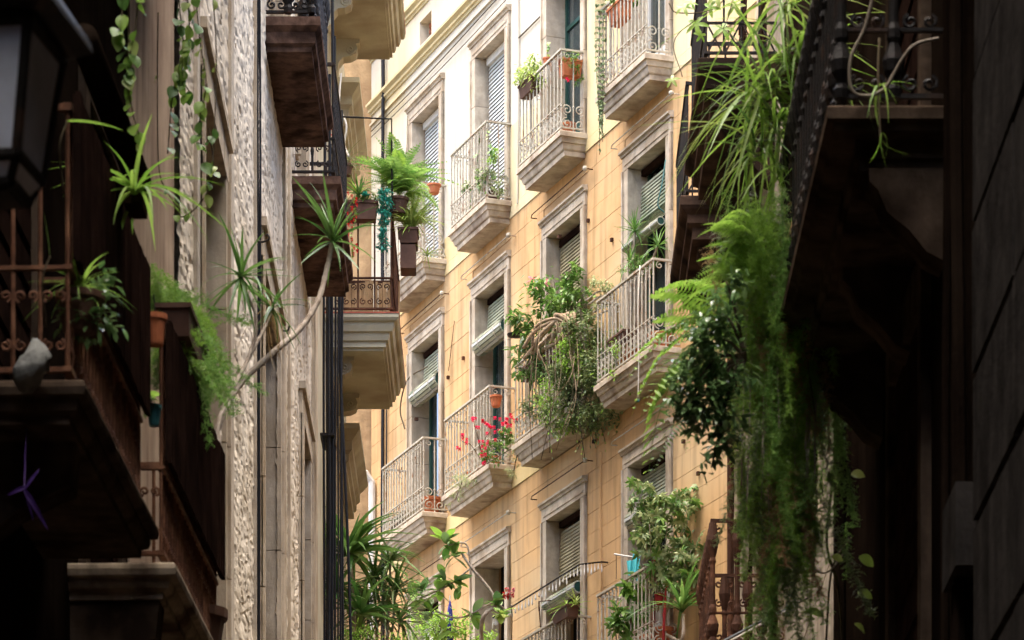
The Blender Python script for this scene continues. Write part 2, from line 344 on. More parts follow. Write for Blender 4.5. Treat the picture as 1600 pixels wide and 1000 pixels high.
def roller(u0, u1, b, kind):
    x0, x1 = u0+.03, u1-.03; mb = MB(TF)
    if kind == 'shut':
        slats(mb, x0, x1, [(-.16, b-.10), (-.16, b-2.2)], .05)
        bl = MB(TF).box(x0, x1, -.2, -.12, b-.10, b-.01).build('slat_blind', M['white'], apt); mb.build('slats', M['slatw'], bl, kind='stuff'); return
    if kind == 'long':
        slats(mb, x0, x1, [(-.15, b-.12), (-.15, b-2.0)], .042)
        bl = MB(TF).box(x0, x1, -.2, -.13, b-.12, b-.04).build('slat_blind', M['wood'], apt); mb.build('slats', M['slatb'], bl, kind='stuff'); return
    if kind == 'out': path = [(-.14, b-.20), (-.12, b-.62), (.06, b-.92)]; rp = (.07, b-.95, .05)
    elif kind == 'half': path = [(-.15, b-.14), (-.13, b-.80), (.02, b-1.0)]; rp = (.03, b-1.05, .075)
    else: path = [(-.15, b-.10), (-.12, b-.56)]; rp = (-.03, b-.64, .115)
    slats(mb, x0, x1, path, .042)
    bl = MB(TF).box(x0, x1, -.19, -.13, b-.09, b-.02).build('roller_blind', M['wood'], apt)
    mb.build('slats', M['slatb'] if kind == 'half' else M['slatg'], bl, kind='stuff')
    if rp:
        n_, z_, r_ = rp; k = 15
        MB(TF).tube([(x0+.01, n_, z_), (x1-.01, n_, z_)], r_*.86, 16).build('roll', M['green'], bl)
        for i in range(k):
            a_ = 6.2832*i/k; c, s_ = math.cos(a_), math.sin(a_); h = r_*.15
            prof = [(n_+c*r_*ra - s_*h*sg, z_+s_*r_*ra + c*h*sg) for ra, sg in [(.8,-1),(1.0,-1),(1.0,1),(.8,1)]]
            MB(TF).loops([[(x0, p, q) for p, q in prof], [(x1, p, q) for p, q in prof]]).build('slat', M['slatg'] if i % 3 else M['slatw'], bl)
        for x in (x0+.22, x1-.22): MB(TF).tube([(x, n_+math.cos(a_)*r_*1.06, z_+math.sin(a_)*r_*1.06) for a_ in [i*.45 for i in range(15)]], .006, 4).build('cord', M['cablew'], bl)
def curtain(u0, u1, a, b):
    mb = MB(TF); n = 40; vs = []; fs = []
    for i in range(n+1):
        u = u0 + (u1-u0)*i/n; nn = -.36 + .035*math.sin(i*1.35) + .01*math.sin(i*.5)
        vs += [(u, nn, a), (u, nn*.98-.005, b)]
    for i in range(n): fs.append((2*i, 2*i+2, 2*i+3, 2*i+1))
    return mb.add(vs, fs).build('curtain', M['curtain'], apt, smooth=True)
KIND = [['shut','shut','door','glass'], ['roll','roll','long','out'], ['roll','curt','half','roll']]
for r, (a, b) in enumerate(FLO):
    for c, (u0, u1) in enumerate(COLS):
        surround(u0, u1, a, b); k = KIND[r][c]
        if k not in ('curt','half'): door(u0, u1, a, b, M['white'] if k == 'glass' else M['green'])
        if k in ('shut','roll','long','out','half'): roller(u0, u1, b, k)
        if k in ('curt','half','glass'): curtain(u0+.04, u1-(.04 if k == 'glass' else .38), a, b-.06)
        if r > 0:                          # awning rod above the lintel
            z = b + .36; mb = MB(TF); mb.tube([(u1+.36, .01, z-.02), (u1+.36, .09, z-.02), (u1+.30, .10, z), (u0-.30, .10, z), (u0-.34, .10, z), (u0-.34, .0, z)], .007, 5)
            rd = mb.build('awning_rod', M['palerail'] if c % 2 else M['rust'], apt)
            MB(TF).ball((u0-.34, .10, z), .032).build('knob', M['palerail'], rd)

# balconies of the apartment building
PB = .34
def Fmesh(name, m, fill, smooth=False): mb = MB(RF4); fill(mb); return mb.mesh(name, m, smooth)
bar_me = Fmesh('baluster', M['palerail'], lambda q: q.tube([(0,0,.0),(0,0,.96)], .0095, 5).ball((0,0,.30), .016, 6).ball((0,0,.80), .014, 6))
def scr(q, ax):
    ay = V((0,0,1))
    for s_ in (-1, 1):
        q.tube(spiral(V(ax)*.026*s_+V((0,0,.13)), .026, 1.2, V(ax)*s_, ay, 9, 1.2, -1), .006, 4)
        q.tube(spiral(V(ax)*.026*s_+V((0,0,.25)), .024, 1.2, V(ax)*s_, ay, 9, -1.2, 1), .006, 4)
        q.tube([V(ax)*(.048*s_)+V((0,0,.14)), V(ax)*(.02*s_)+V((0,0,.19)), V(ax)*(.045*s_)+V((0,0,.24))], .006, 4)
    q.tube(spiral(V(ax)*.02+V((0,0,.90)), .032, 1.0, V(ax), ay, 9, 2.6, -1), .0055, 4)
scru = Fmesh('scroll', M['palerail'], lambda q: scr(q, (1,0,0)))
def bigscr(q):
    for s_ in (-1, 1):
        q.tube(spiral((0,.08*s_,.10), .075, 1.6, (0,s_,0), (0,0,1), 20, 1.5, -1), .008, 5)
        q.tube(spiral((0,.08*s_,.265), .07, 1.6, (0,s_,0), (0,0,1), 20, -1.5, 1), .008, 5)
        q.tube(spiral((0,.08*s_,.91), .045, 1.2, (0,s_,0), (0,0,1), 14, 1.5, -1), .007, 5)
bigs = Fmesh('end_scroll', M['palerail'], bigscr)
slabs = {}; scrl = {}
def fbalcony(u0, u1, z, label=None):
    W = round(u1-u0, 3); uc = (u0+u1)/2; base = FP(uc, 0, z)
    if W not in slabs:
        h = W/2
        slabs[W] = (Fmesh('balcony', M['slab'], lambda q: q.stack(-h, h, -.02, PB, [(-.075,-.265),(-.07,-.205),(-.06,-.203),(-.05,-.19),(-.035,-.14),(-.03,-.128),(-.018,-.126),(-.005,-.075),(.0,-.066),(.018,-.064),(.018,-.008),(.012,0)])),
                    Fmesh('handrail', M['palerail'], lambda q: (q.box(-h+.012, h-.012, PB-.035, PB-.001, .96, .985), q.box(-h+.012, -h+.046, .0, PB-.036, .961, .984), q.box(h-.046, h-.012, .0, PB-.036, .961, .984), q.box(-h+.015, h-.015, PB-.03, PB-.006, .04, .058), q.box(-h+.018, -h+.04, 0, PB-.031, .041, .057), q.box(h-.04, h-.018, 0, PB-.031, .041, .057), q.box(-h+.015, h-.015, PB-.028, PB-.008, .325, .337))))
    b = inst('balcony', slabs[W][0], apt, base)
    inst('handrail', slabs[W][1], b, base)
    n = int(W/.112)
    for i in range(n+1):
        u = u0+.03+(W-.06)*i/n; inst('baluster', bar_me, b, FP(u, PB-.018, z))
    for u in (u0+.029, u1-.029): inst('baluster', bar_me, b, FP(u, PB*.5, z))
    if W not in scrl:
        q = MB()
        for i in range(n): q.addmesh(scru, RF @ V((-W/2+.03+(W-.06)*(i+.5)/n, PB-.018, 0)))
        for u in (-W/2+.029, W/2-.029): q.addmesh(bigs, RF @ V((u, PB*.5, 0)))
        scrl[W] = q.mesh('scrollwork', M['palerail'])
    inst('scrollwork', scrl[W], b, base)['kind'] = 'stuff'
    return b
for (u0, u1) in [(7.35,8.95), (4.93,6.30), (2.38,3.83), (-.24,1.24)]: fbalcony(u0, u1, 17.81)
for (u0, u1) in [(7.32,9.03), (4.82,6.53), (2.20,3.98), (-.44,1.28)]: fbalcony(u0, u1, 14.47)
for (u0, u1) in [(7.25,9.0), (4.78,6.5), (2.25,3.98), (-.44,1.28)]: fbalcony(u0, u1, 11.06)
for px, py in [(876,370),(921,345),(652,655),(726,560),(1070,690),(930,690),(702,590),(958,375),(1093,740)]:
    u_, z_ = fac(px, py); MB(TF).box(u_-.02, u_+.02, -.01, .035, z_-.02, z_+.02).build('wall_anchor', M['rust'], apt)
# pipes and wires fixed on the facade
for i, (u, n, z0, z1, r, m) in enumerate([(9.80,.05,11,24,.022,'black'), (9.88,.04,11,24,.015,'black'), (9.72,.03,10,20,.010,'black'), (4.66,.02,17.7,24,.012,'cream'), (1.9,.02,10.8,13.9,.012,'peach')]):
    MB(TF).tube([(u+.02*math.sin(z*1.7+i), n, z) for z in np.linspace(z0, z1, 14)], r, 6).build('wall_cable' if m == 'black' else 'conduit', M[m], apt)
MB(TF).tube([(10.25,.06,10), (10.25,.06,15.6), (10.25,.16,15.72), (10.24,.2,15.7)], .05, 8).build('drain_pipe', M['white'], apt)
for k, (pts, r) in enumerate([([(10.4,.02,20.50),(8,.025,20.47),(5,.02,20.52),(1,.02,20.5)], .008), ([(10.4,.02,20.42),(7,.03,20.36),(3,.02,20.42)], .006), ([(4.66,.02,19.75),(3.86,.02,19.75)], .010), ([(9.1,.02,18.9),(9.14,.05,19.5),(8.9,.03,19.7),(8.85,.02,20.2)], .007), ([(8.95,.03,16.0),(9.05,.06,16.3),(8.8,.04,16.62),(8.4,-.1,16.7)], .010), ([(7.2,.03,16.3),(7.0,.02,16.9)], .005)]):
    MB(TF).tube(bez(pts, 6), r, 5).build('wire', M['twig'], apt)

# ================================================================== LEFT SIDE: dark near building (frame along street a, outward b)
aL = V((.0333, 1, 0)).normalized(); bL = V((aL.y, -aL.x, 0)); OL = V((-2.17, 18.75, 0))
TL = Matrix.Translation(OL) @ Matrix(((aL.x, bL.x, 0), (aL.y, bL.y, 0), (0, 0, 1))).to_4x4()
near = thing('plaster_house', 'dark shaded plaster house with two black railed balconies behind the lantern', 'building', (OL.x-2, 12, 0))
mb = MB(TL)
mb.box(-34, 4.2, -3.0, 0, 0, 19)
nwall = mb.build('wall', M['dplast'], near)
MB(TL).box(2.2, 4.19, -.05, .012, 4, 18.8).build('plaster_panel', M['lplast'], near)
for a0, a1, z0, z1 in [(-2.6,-1.2,6.18,8.6), (.5,1.7,6.18,8.6), (-5.6,-4.4,6.2,8.6)]:
    s_ = MB(TL).box(a0-.14, a0, -.02, .04, z0, z1+.15).box(a1, a1+.14, -.02, .04, z0, z1+.15).box(a0, a1, -.02, .041, z1, z1+.149).build('door_surround', M['dstone'], near)
    d_ = MB(TL).box(a0, a1, -.02, .012, z0, z1).build('shutter', M['wood'], near)
    for i in range(12): MB(TL).box(a0+.05, a1-.05, .012, .022, z0+.15+i*.19, z0+.28+i*.19).build('slat', M['wood'], d_)
def ibal(T, a0, a1, p, z, parent, ms, mr, lay, railh=1.05, style='scroll', gap=.12, scroll_h=.3, n0=-.02, name='balcony', seedoff=0):
    """iron-railed balcony in frame T: slab > handrail, baluster..."""
    sg = 1 if p > n0 else -1
    b = MB(T).stack(a0, a1, n0, p, lay).build(name, ms, parent)
    q = MB(T); e = p - .05*sg; i0, i1 = a0+.05, a1-.05
    def bx(x0, x1, y0, y1, z0, z1): q.box(x0, x1, min(y0,y1), max(y0,y1), z+z0, z+z1)
    for zz, h in [(railh-.03, .03), (.05, .022), (scroll_h+.05, .018)]:
        bx(i0-.02, i1+.02, e-.018, e+.018, zz, zz+h)
        for x in (i0, i1): bx(x-.015, x+.015, 0, e-.019*sg, zz+.001, zz+h-.001)
    q.build('handrail', mr, b)
    pts = []; n = max(2, int((i1-i0)/gap))
    for i in range(n+1): pts.append((i0+(i1-i0)*i/n, e, 0))
    m_ = max(1, int(abs(p)/gap)) if abs(e) > .1 else 1
    ne = max(1, int(abs(e)/gap))
    for x in (i0, i1):
        for j in range(1, ne): pts.append((x, e*j/ne, 1))
    bm = MB(T.to_3x3().to_4x4()); bm2 = None
    if style == 'cast':
        bm.lathe([(r_*1.5,z_) for r_, z_ in [(.022,.05),(.026,.09),(.014,.12),(.03,.17),(.034,.22),(.016,.30),(.022,.32),(.022,.36),(.015,.39),(.014,.72),(.02,.75),(.015,.78),(.028,.86),(.034,.92),(.02,railh-.03)]], k=8)
    elif style == 'twist':
        bm.lathe([(.012,.05),(.012,.2),(.02,.25),(.012,.3),(.012,.6),(.02,.64),(.012,.68),(.012,railh-.03)], k=6)
    else:
        bm.tube([(0,0,.05),(0,0,railh-.02)], .010, 5)
    me = bm.mesh('baluster', mr)
    f = MB(T.to_3x3().to_4x4()); h_ = scroll_h
    if style == 'lattice' or style == 'cast':
        if style == 'lattice':
            for s_ in (-1,1): f.tube([(-gap*.5*s_,0,.06),(gap*.5*s_,0,.05+h_)], .010, 4)
        else:
            for s_ in (-1,1): f.tube(spiral((gap*.25*s_,0,.40), .035, 1.2, (s_,0,0), (0,0,1), 10, 1.2, -1), .009, 4); f.tube(spiral((gap*.25*s_,0,railh-.09), .04, 1.2, (s_,0,0), (0,0,1), 10, 1.2, -1), .010, 4); f.tube(spiral((gap*.25*s_,0,.12), .04, 1.2, (s_,0,0), (0,0,1), 10, 1.2, -1), .010, 4)
    else:
        for s_ in (-1,1):
            f.tube(spiral((gap*.24*s_,0,.05+h_*.27), gap*.24, 1.3, (s_,0,0), (0,0,1), 10, 1.3, -1), .007, 4)
            f.tube(spiral((gap*.24*s_,0,.05+h_*.75), gap*.24, 1.3, (s_,0,0), (0,0,1), 10, -1.3, 1), .007, 4)
    fm = f.mesh('scroll', mr)
    fe = bpy.data.meshes.new('scroll'); R3 = T.to_3x3(); Q = R3 @ Matrix(((0,-1,0),(1,0,0),(0,0,1))) @ R3.inverted()
    fe.from_pydata([tuple(Q @ vv.co) for vv in fm.vertices], [], [tuple(pp.vertices) for pp in fm.polygons]); fe.materials.append(mr)
    def big(x, y): return T @ V((x, y, z))
    for (x, y, t) in pts: inst('baluster', me, b, big(x, y))
    q = MB()
    for i in range(n): q.addmesh(fm, big(i0+(i1-i0)*(i+.5)/n, e))
    for x in (i0, i1):
        for j in range(ne): q.addmesh(fe, big(x, e*(j+.5)/ne))
    q.build('lattice' if style == 'lattice' else 'scrollwork', mr, b, kind='stuff')
    return b
LAYN = [(-.04,5.985),(-.04,6.02),(-.01,6.035),(.0,6.06),(.0,6.08),(.03,6.09),(.035,6.12),(.03,6.14),(.02,6.15)]
for a0, a1 in [(-3.05,-.72), (.02,2.5)]:
    b = ibal(TL, a0, a1, .50, 6.15, near, M['dstone'] if a0 < 0 else M['midstone'], M['railrust'], LAYN, 1.15, 'scroll', .105, .42)
    sc_ = MB(TL)
    s0 = MB(TL).box(a0+.02, a1-.02, .475, .485, 6.66, 7.33).build('privacy_screen', M['wood'], near)
    n = int((a1-a0-.06)/.09)
    for i in range(n):
        x = a0+.03+(a1-a0-.06)*i/n; MB(TL).box(x, x+(a1-a0-.06)/n-.006, .485, .50+R(0,.006), 6.65, 7.34+R(-.008,.008)).build('slat', M['wood'], s0)
    for x in ((a0+.06, a1-.3) if a0 > 0 else (a0+.3,)):                 # consoles under the slab
        MB(TL).loops([[(x+t, y_, z_) for y_, z_ in [(0,5.6),(.10,5.62),(.20,5.70),(.36,5.78),(.42,5.80),(.44,5.983),(0,5.983)]] for t in (0,.2)]).build('console', M['dstone'], near)
# the closed upper floor balcony over it, above the frame, from which the vines hang
ibal(TL, -1.9, 3.2, .42, 10.75, near, M['dstone'], M['rust'], [(-.05,10.5),(-.05,10.6),(0,10.62),(.03,10.72),(.03,10.75)], 1.0, 'scroll', .14, .3)
roll = MB(TL).tube([(-2.35,.42,7.82),(-.55,.42,7.82)], .062, 14).build('rolled_awning', M['dplast'], None, smooth=True, label='dark rolled blind hung along the balcony beside the lantern', cat='awning')

# ================================================================== LEFT: rough stone building
def vnoise(x, y, seed=0):
    xi, yi = np.floor(x).astype(int), np.floor(y).astype(int); xf, yf = x-xi, y-yi
    def h(a, b): n = (a*374761393 + b*668265263 + seed*974711) & 0x7fffffff; n = ((n ^ (n >> 13))*1274126177) & 0x7fffffff; return ((n ^ (n >> 16)) & 0xffff)/65535.
    u, v_ = xf*xf*(3-2*xf), yf*yf*(3-2*yf)
    return (h(xi,yi)*(1-u)+h(xi+1,yi)*u)*(1-v_) + (h(xi,yi+1)*(1-u)+h(xi+1,yi+1)*u)*v_
stone = thing('stone_building', 'rough stuccoed stone building with dark windows and hanging black cables', 'building', (-4, 30, 0))
XW = -2.0; OPN = [(24.45,26.35,7.0,10.65), (30.35,32.55,7.0,11.35), (36.0,37.45,7.0,11.7), (31.6,32.9,13.5,16.2), (35.4,36.6,13.9,16.6)]
Y0, Y1, Z0, Z1 = 23.0, 39.0, 5.0, 17.2
dy, dz = .085, .024; ny, nz = int((Y1-Y0)/dy), int((Z1-Z0)/dz)
yy, zz = np.meshgrid(np.linspace(Y0, Y1, ny+1), np.linspace(Z0, Z1, nz+1), indexing='ij')
wx = vnoise(yy*1.1, zz*1.6, 3)*1.2; r1 = vnoise(yy*2.2+wx+zz*1.2, zz*8.5+wx*2-yy*1.3, 1); r2_ = vnoise(yy*2.6+zz*3+wx, zz*15-yy*2.4+wx, 5); r3_ = vnoise(yy*9, zz*34-yy*3, 7)
r4_ = vnoise(yy*1.7-zz*2.2+wx*.7, zz*6.5+yy*2.6+wx, 11); dis = .003*(r1-.5)*2 + .008*(np.clip(np.abs(r2_-.5)*8,0,1)-1) + .014*(np.clip(np.abs(r4_-.5)*14,0,1)-1) + .006*(r3_-.5) + .012
P = np.stack([XW + dis, yy, zz], -1).reshape(-1, 3); idx = np.arange((ny+1)*(nz+1)).reshape(ny+1, nz+1)
cy, cz = (yy[:-1,:-1]+dy/2), (zz[:-1,:-1]+dz/2); keep = np.ones(cy.shape, bool)
for a, b, c, d_ in OPN: keep &= ~((cy > a-.02) & (cy < b+.02) & (cz > c-.02) & (cz < d_+.02))
fs = np.stack([idx[:-1,:-1], idx[1:,:-1], idx[1:,1:], idx[:-1,1:]], -1)[keep]
mb = MB(); mb.v = P.tolist(); mb.f = fs.tolist()
swall = mb.build('rough_stucco', M['rough'], stone)
core = MB().box(-6, XW-.40, Y0, Y1, 0, 17.2).box(-6, XW-.05, Y0, Y1, 0, Z0+.01).box(-6, XW-.06, Y0, Y0+.05, 0, 17.2).box(-6, XW+.1, Y0, Y1, 17.19, 17.4)
core.build('wall', M['jamb'], stone)
for a, b, c, d_ in OPN:
    w_ = MB().box(XW-.38, XW-.30, a, b, c, d_).build('window', M['wood'], stone)
    for z in np.arange(c+.1, d_-.1, .09): MB().box(XW-.30, XW-.285, a+.1, b-.1, z, z+.06).build('slat', M['wood'], w_)
    s_ = MB().box(XW-.39, XW+.045, a-.17, b+.17, d_, d_+.22).box(XW-.02, XW+.075, a-.20, b+.20, d_+.222, d_+.29).build('window_surround', M['jamb'], stone)
    k = max(3, int((d_-c)/.75)); zs = np.linspace(c, d_, k+1)
    for i in range(k):
        for (p, q, t) in [(a-.17, a, 0), (b, b+.17, 0)]:
            m2 = MB().box(XW-.39, XW+.04+R(-.003,.003), p, q, zs[i]+.004, zs[i+1]-.004)
            m2.box(XW+.03, XW+.062, p if p > b-.1 and False else (q-.05 if q > b else p), q if q > b else p+.05, zs[i]+.004, zs[i+1]-.004)
            m2.build('jamb_stone', M['jamb'], s_)
# smooth pilaster strips between the rough panels
for p, q in [(24.0,24.2), (26.9,27.15), (29.55,29.8), (33.3,33.5), (34.0,34.15), (38.1,38.9)]:
    MB().box(XW-.1, XW+.035, p, q, 5, 17.15).build('pilaster', M['jamb'] if p > 30 else M['stone'], stone)
TS = Matrix.Translation((XW, 0, 0)) @ Matrix(((0,1,0,0),(1,0,0,0),(0,0,1,0),(0,0,0,1)))      # frame (along Y, out +X, z)
ibal(TS, 31.0, 33.3, .43, 13.53, stone, M['redstone'], M['iron'], [(-.05,13.27),(-.05,13.31),(-.02,13.33),(-.02,13.42),(.0,13.44),(.02,13.46),(.02,13.53)], 1.05, 'cast', .15)
ibal(TS, 34.75, 37.45, .43, 13.53, stone, M['redstone'], M['iron'], [(-.05,13.27),(-.05,13.31),(-.02,13.33),(-.02,13.42),(.0,13.44),(.02,13.46),(.02,13.53)], 1.05, 'twist', .13)

# ================================================================== LEFT FAR: cream house with moulded balconies
cream = thing('moulded_house', 'cream house with deep moulded balcony slabs and scroll brackets behind cables', 'building', (-3.5, 42, 0))
MB().box(-6, -2.0, 39.003, 46.4, 0, 18.6).build('wall', M['cornice'], cream)
def laym(z): return [(-.14,z-.36),(-.14,z-.335),(-.11,z-.33),(-.11,z-.27),(-.085,z-.265),(-.07,z-.22),(-.07,z-.19),(-.04,z-.18),(-.02,z-.12),(-.02,z-.09),(.01,z-.08),(.03,z-.05),(.03,z-.012)]
for z in (9.55, 14.22, 18.17):
    b = ibal(TS, 41.0, 43.5, .76, z, cream, M['cornice'], M['rust'], laym(z), 1.12, 'scroll', .155, .33)
    MB().box(-2.0, -1.205, 40.965, 43.535, z-.011, z+.006).build('tile_edge', M['terr'], b)
    for y in (41.45, 42.85):
        q = MB(); prof = [(0,-.36),(.30,-.36),(.30,-.40),(.26,-.41),(.28,-.46),(.26,-.52),(.20,-.55),(.12,-.56),(.07,-.62),(.06,-.70),(.02,-.75),(0,-.76)]
        q.loops([[(XW+p, y+t, z+h) for p, h in prof] for t in (-.1, .1)]); br = q.build('bracket', M['cornice'], cream)
        for s_ in (-.105, .105): MB().tube(spiral((XW+.20, y+s_, z-.48), .05, 1.5, (1,0,0), (0,0,1), 18, 0, -1), .010, 5).build('scroll', M['cornice'], br)
    zc = z - .38
    q2 = MB(Matrix(((0,1,0,0),(1,0,0,0),(0,0,1,0),(0,0,0,1))))
    q2.stack(43.9, 46.3, XW-.02, XW+.20, [(-.10,zc-.50),(-.10,zc-.42),(-.07,zc-.40),(-.07,zc-.32),(-.03,zc-.28),(-.03,zc-.18),(.02,zc-.12),(.06,zc-.06),(.06,zc)])
    q2.build('ledge', M['cornice'], cream)
for k in range(14): MB().box(-1.96+k*.05, -1.915+k*.05, 43.36, 43.375+R(0,.008), 14.25, 15.3+R(-.03,.03)).build('screen_board', M['ochre'], cream)
# ================================================================== ochre wall behind
och = thing('ochre_house', 'rough ochre plastered house end between the cream slabs and peach facade', 'building', (-3, 56, 0))
MB().box(-8, -1.86, 53.4, 58, 0, 24).build('wall', M['ochre'], och)
MB().box(-8, -1.9, 53.36, 53.41, 19.3, 19.36).build('ledge', M['ochre'], och)

# ================================================================== RIGHT: grey-brown stone building
r2 = thing('right_stone_house', 'brown stone house on the right with dark balconies behind the hanging greenery', 'building', (4, 30, 0))
XR = 2.28
def wallR(mb): mb.box(XR, 6, 23.35, 31.55, 0, 13.6).box(XR, 6, 31.55, 38.9, 0, 15.3)
mb = MB(); wallR(mb); mb.build('wall', M['r2'], r2)
TR = Matrix.Translation((XR, 0, 0)) @ Matrix(((0,-1,0,0),(1,0,0,0),(0,0,1,0),(0,0,0,1)))     # frame (along Y, out -X, z)
def layr(z): return [(-.10,z-.38),(-.10,z-.27),(-.05,z-.24),(-.05,z-.16),(0,z-.12),(.02,z-.09),(.02,z-.01),(.01,z)]
for y0, y1, z, st in [(33.0,35.6,13.95,'lattice'), (36.5,38.85,13.95,'lattice'), (31.9,33.9,8.62,'cast')]:
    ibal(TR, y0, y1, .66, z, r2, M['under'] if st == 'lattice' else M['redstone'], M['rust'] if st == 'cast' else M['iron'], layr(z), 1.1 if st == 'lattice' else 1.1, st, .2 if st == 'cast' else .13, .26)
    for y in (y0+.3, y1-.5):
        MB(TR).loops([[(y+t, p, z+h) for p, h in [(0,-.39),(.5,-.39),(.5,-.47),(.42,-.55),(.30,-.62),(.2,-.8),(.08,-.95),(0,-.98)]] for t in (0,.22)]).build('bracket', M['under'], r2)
for y0, y1, z0, z1 in [(33.6,35.0,13.95,15.0), (37,38.3,13.95,15.0), (32.2,33.5,8.62,11.2), (35.6,36.8,8.2,11.0), (28,29.3,8.6,11.2)]:
    s_ = MB(TR).box(y0-.16, y0, -.02, .05, z0, z1+.2).box(y1, y1+.16, -.02, .05, z0, z1+.2).box(y0, y1, -.02, .051, z1, z1+.199).build('door_surround', M['jamb'], r2)
    d_ = MB(TR).box(y0, y1, -.02, .012, z0, z1).build('shutter', M['wood'], r2)
    for i in range(12): MB(TR).box(y0+.05, y1-.05, .012, .024, z0+.1+i*.19, z0+.23+i*.19).build('slat', M['wood'], d_)
for p in (38.0, 38.6): MB(TR).box(p, p+.14, -.02, .06, 3, 15.2).build('pilaster', M['jamb'], r2)
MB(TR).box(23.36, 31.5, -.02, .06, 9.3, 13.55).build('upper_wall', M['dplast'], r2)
MB().tube([(XR-.10, 38.3, z) for z in np.linspace(3, 13.4, 8)], .035, 8).build('drain_pipe', M['rust'], r2)
for i in range(6): MB(TR).box(23.37, 31.6, -.02, .02, 7.0+i*.62, 7.0+i*.62+.6).build('stone_course', M['r2'], r2)

# ================================================================== RIGHT NEAR: dark building
r1 = thing('right_dark_house', 'near house in deep shade on the right with black balcony and grey blocks', 'building', (4, 8, 0))
X1 = 1.95
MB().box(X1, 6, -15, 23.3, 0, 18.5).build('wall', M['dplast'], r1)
TR1 = Matrix.Translation((X1, 0, 0)) @ Matrix(((0,-1,0,0),(1,0,0,0),(0,0,1,0),(0,0,0,1)))
def layd(z): return [(-.14,z-.24),(-.14,z-.20),(-.12,z-.19),(-.12,z-.11),(-.02,z-.10),(-.01,z-.07),(.02,z-.06),(.02,z-.01),(.01,z)]
ibal(TR1, 17.2, 20.75, .52, 7.82, r1, M['dstone'], M['iron'], layd(7.82), 1.05, 'cast', .17)
for y in (17.3, 18.7, 20.2):
    MB(TR1).loops([[(y+t, p, 7.82+h) for p, h in [(0,-.241),(.34,-.241),(.34,-.30),(.30,-.34),(.26,-.44),(.16,-.52),(.08,-.62),(0,-.66)]] for t in (0,.24)]).build('bracket', M['dstone'], r1)
for y0, y1, z0, z1 in [(18,19.4,4.6,7.2), (18,19.4,7.85,10.3)]:
    s_ = MB(TR1).box(y0-.15, y0, -.02, .05, z0, z1+.2).box(y1, y1+.15, -.02, .05, z0, z1+.2).box(y0, y1, -.02, .051, z1, z1+.199).build('door_surround', M['dstone'], r1)
    d_ = MB(TR1).box(y0, y1, -.02, .012, z0, z1).build('shutter', M['wood'], r1)
    for i in range(10): MB(TR1).box(y0+.05, y1-.05, .012, .022, z0+.1+i*.22, z0+.26+i*.22).build('slat', M['wood'], d_)
for i in range(9):                        # big rusticated grey blocks
    z = 3.76+i*.62
    for j in range(5):
        y1 = 15.95-j*1.3-(.0); MB(TR1).box(y1-1.29+R(0,.01), y1-R(0,.012), -.02, .035+R(-.012,.014), z+.02+R(-.006,.006), z+.60+R(-.006,.006)).build('stone_block', M['gblock'], r1)
for y, r_ in [(16.35,.03), (16.5,.014), (16.8,.02), (22.2,.035)]:
    MB().tube(bez([V((X1-.05+R(-.01,.01), y+R(-.03,.03), z)) for z in np.linspace(2, 17, 9)], 4), r_, 7).build('wall_pipe', M['dplast'], r1)
MB(TR1).box(16.1, 16.6, .0, .09, 5.5, 5.85).build('junction_box', M['gblock'], r1)
# enclosing roofs / upper storeys behind and over the near street are part of both near houses (parapets)
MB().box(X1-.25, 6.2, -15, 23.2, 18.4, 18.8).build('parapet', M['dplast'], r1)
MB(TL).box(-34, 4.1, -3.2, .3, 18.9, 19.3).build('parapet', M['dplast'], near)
rear = thing('skylight_blocking_house', 'unseen plaster house added behind the viewer to block skylight', 'building', (0, -18, 0))  # unseen block added behind the camera to keep horizon skylight off the foreground
MB().box(-8, 8, -20, -15.5, 0, 26).build('wall', M['dplast'], rear)
MB().box(-8.2, 8.2, -20.2, -15.3, 26, 26.4).build('parapet', M['dplast'], rear)
#PART2
# ================================================================== PLANTS: shared leaf meshes (each along +X)
def var(n, f): return [f(i) for i in range(n)]
def blade_me(name, m, W, droop, seg=6, fold=.15, rnd=False, tw=0): return MB().blade((0,0,0), (1,0,0), 1, W, droop, seg, fold, round_=rnd, twist=tw).mesh(name, m, True)
def strapset(m, W, droops=(.1,.3,.55,.85)): return [blade_me('leaf', m, W, d, 7, .2) for d in droops]
YUC, DRA, DRAV = strapset(M['leafy'], .125), strapset(M['leafy'], .08), strapset(M['leafg'], .085)
SPI, SPIL, SPIV = strapset(M['leafb'], .07, (.5,.8,1.1)), strapset(M['leafl'], .085, (.35,.6,.9)), strapset(M['ivory'], .06, (.5,.8,1.1))
GRA = strapset(M['leafb'], .05, (.6,1.0,1.5)) + strapset(M['leafb'], .045, (.5,.8)) + strapset(M['leafl'], .045, (.8,1.4)) + strapset(M['leafg'], .038, (.8,1.2)) + strapset(M['leaf'], .04, (.6,1.2))
DRY = strapset(M['dry'], .05, (1.0,1.6))
def oval(m, W=.5, droop=.2): return blade_me('leaf', m, W, droop, 6, .12, True)
FIC = [oval(M['leaf'], .52, .15), oval(M['leaf'], .5, .3), oval(M['leafd'], .55, .05), oval(M['leafb'], .5, .2)]
POT = [oval(M['leafb'], .72, .3), oval(M['leaf'], .7, .2), oval(M['leafl'], .7, .4)]
def pal(m, n=7):
    q = MB()
    for i in range(n):
        a = 6.2832*i/n + .1; q.blade((0,0,0), (math.cos(a), math.sin(a), .05), 1, .34, .35, 4, .1, round_=True)
    return q.mesh('leaf', m, True)
SCH = [pal(M['leafv']), pal(M['leaf'], 6), pal(M['leafv'], 8)]; CRE = [pal(M['leafb'], 5), pal(M['leafl'], 5)]
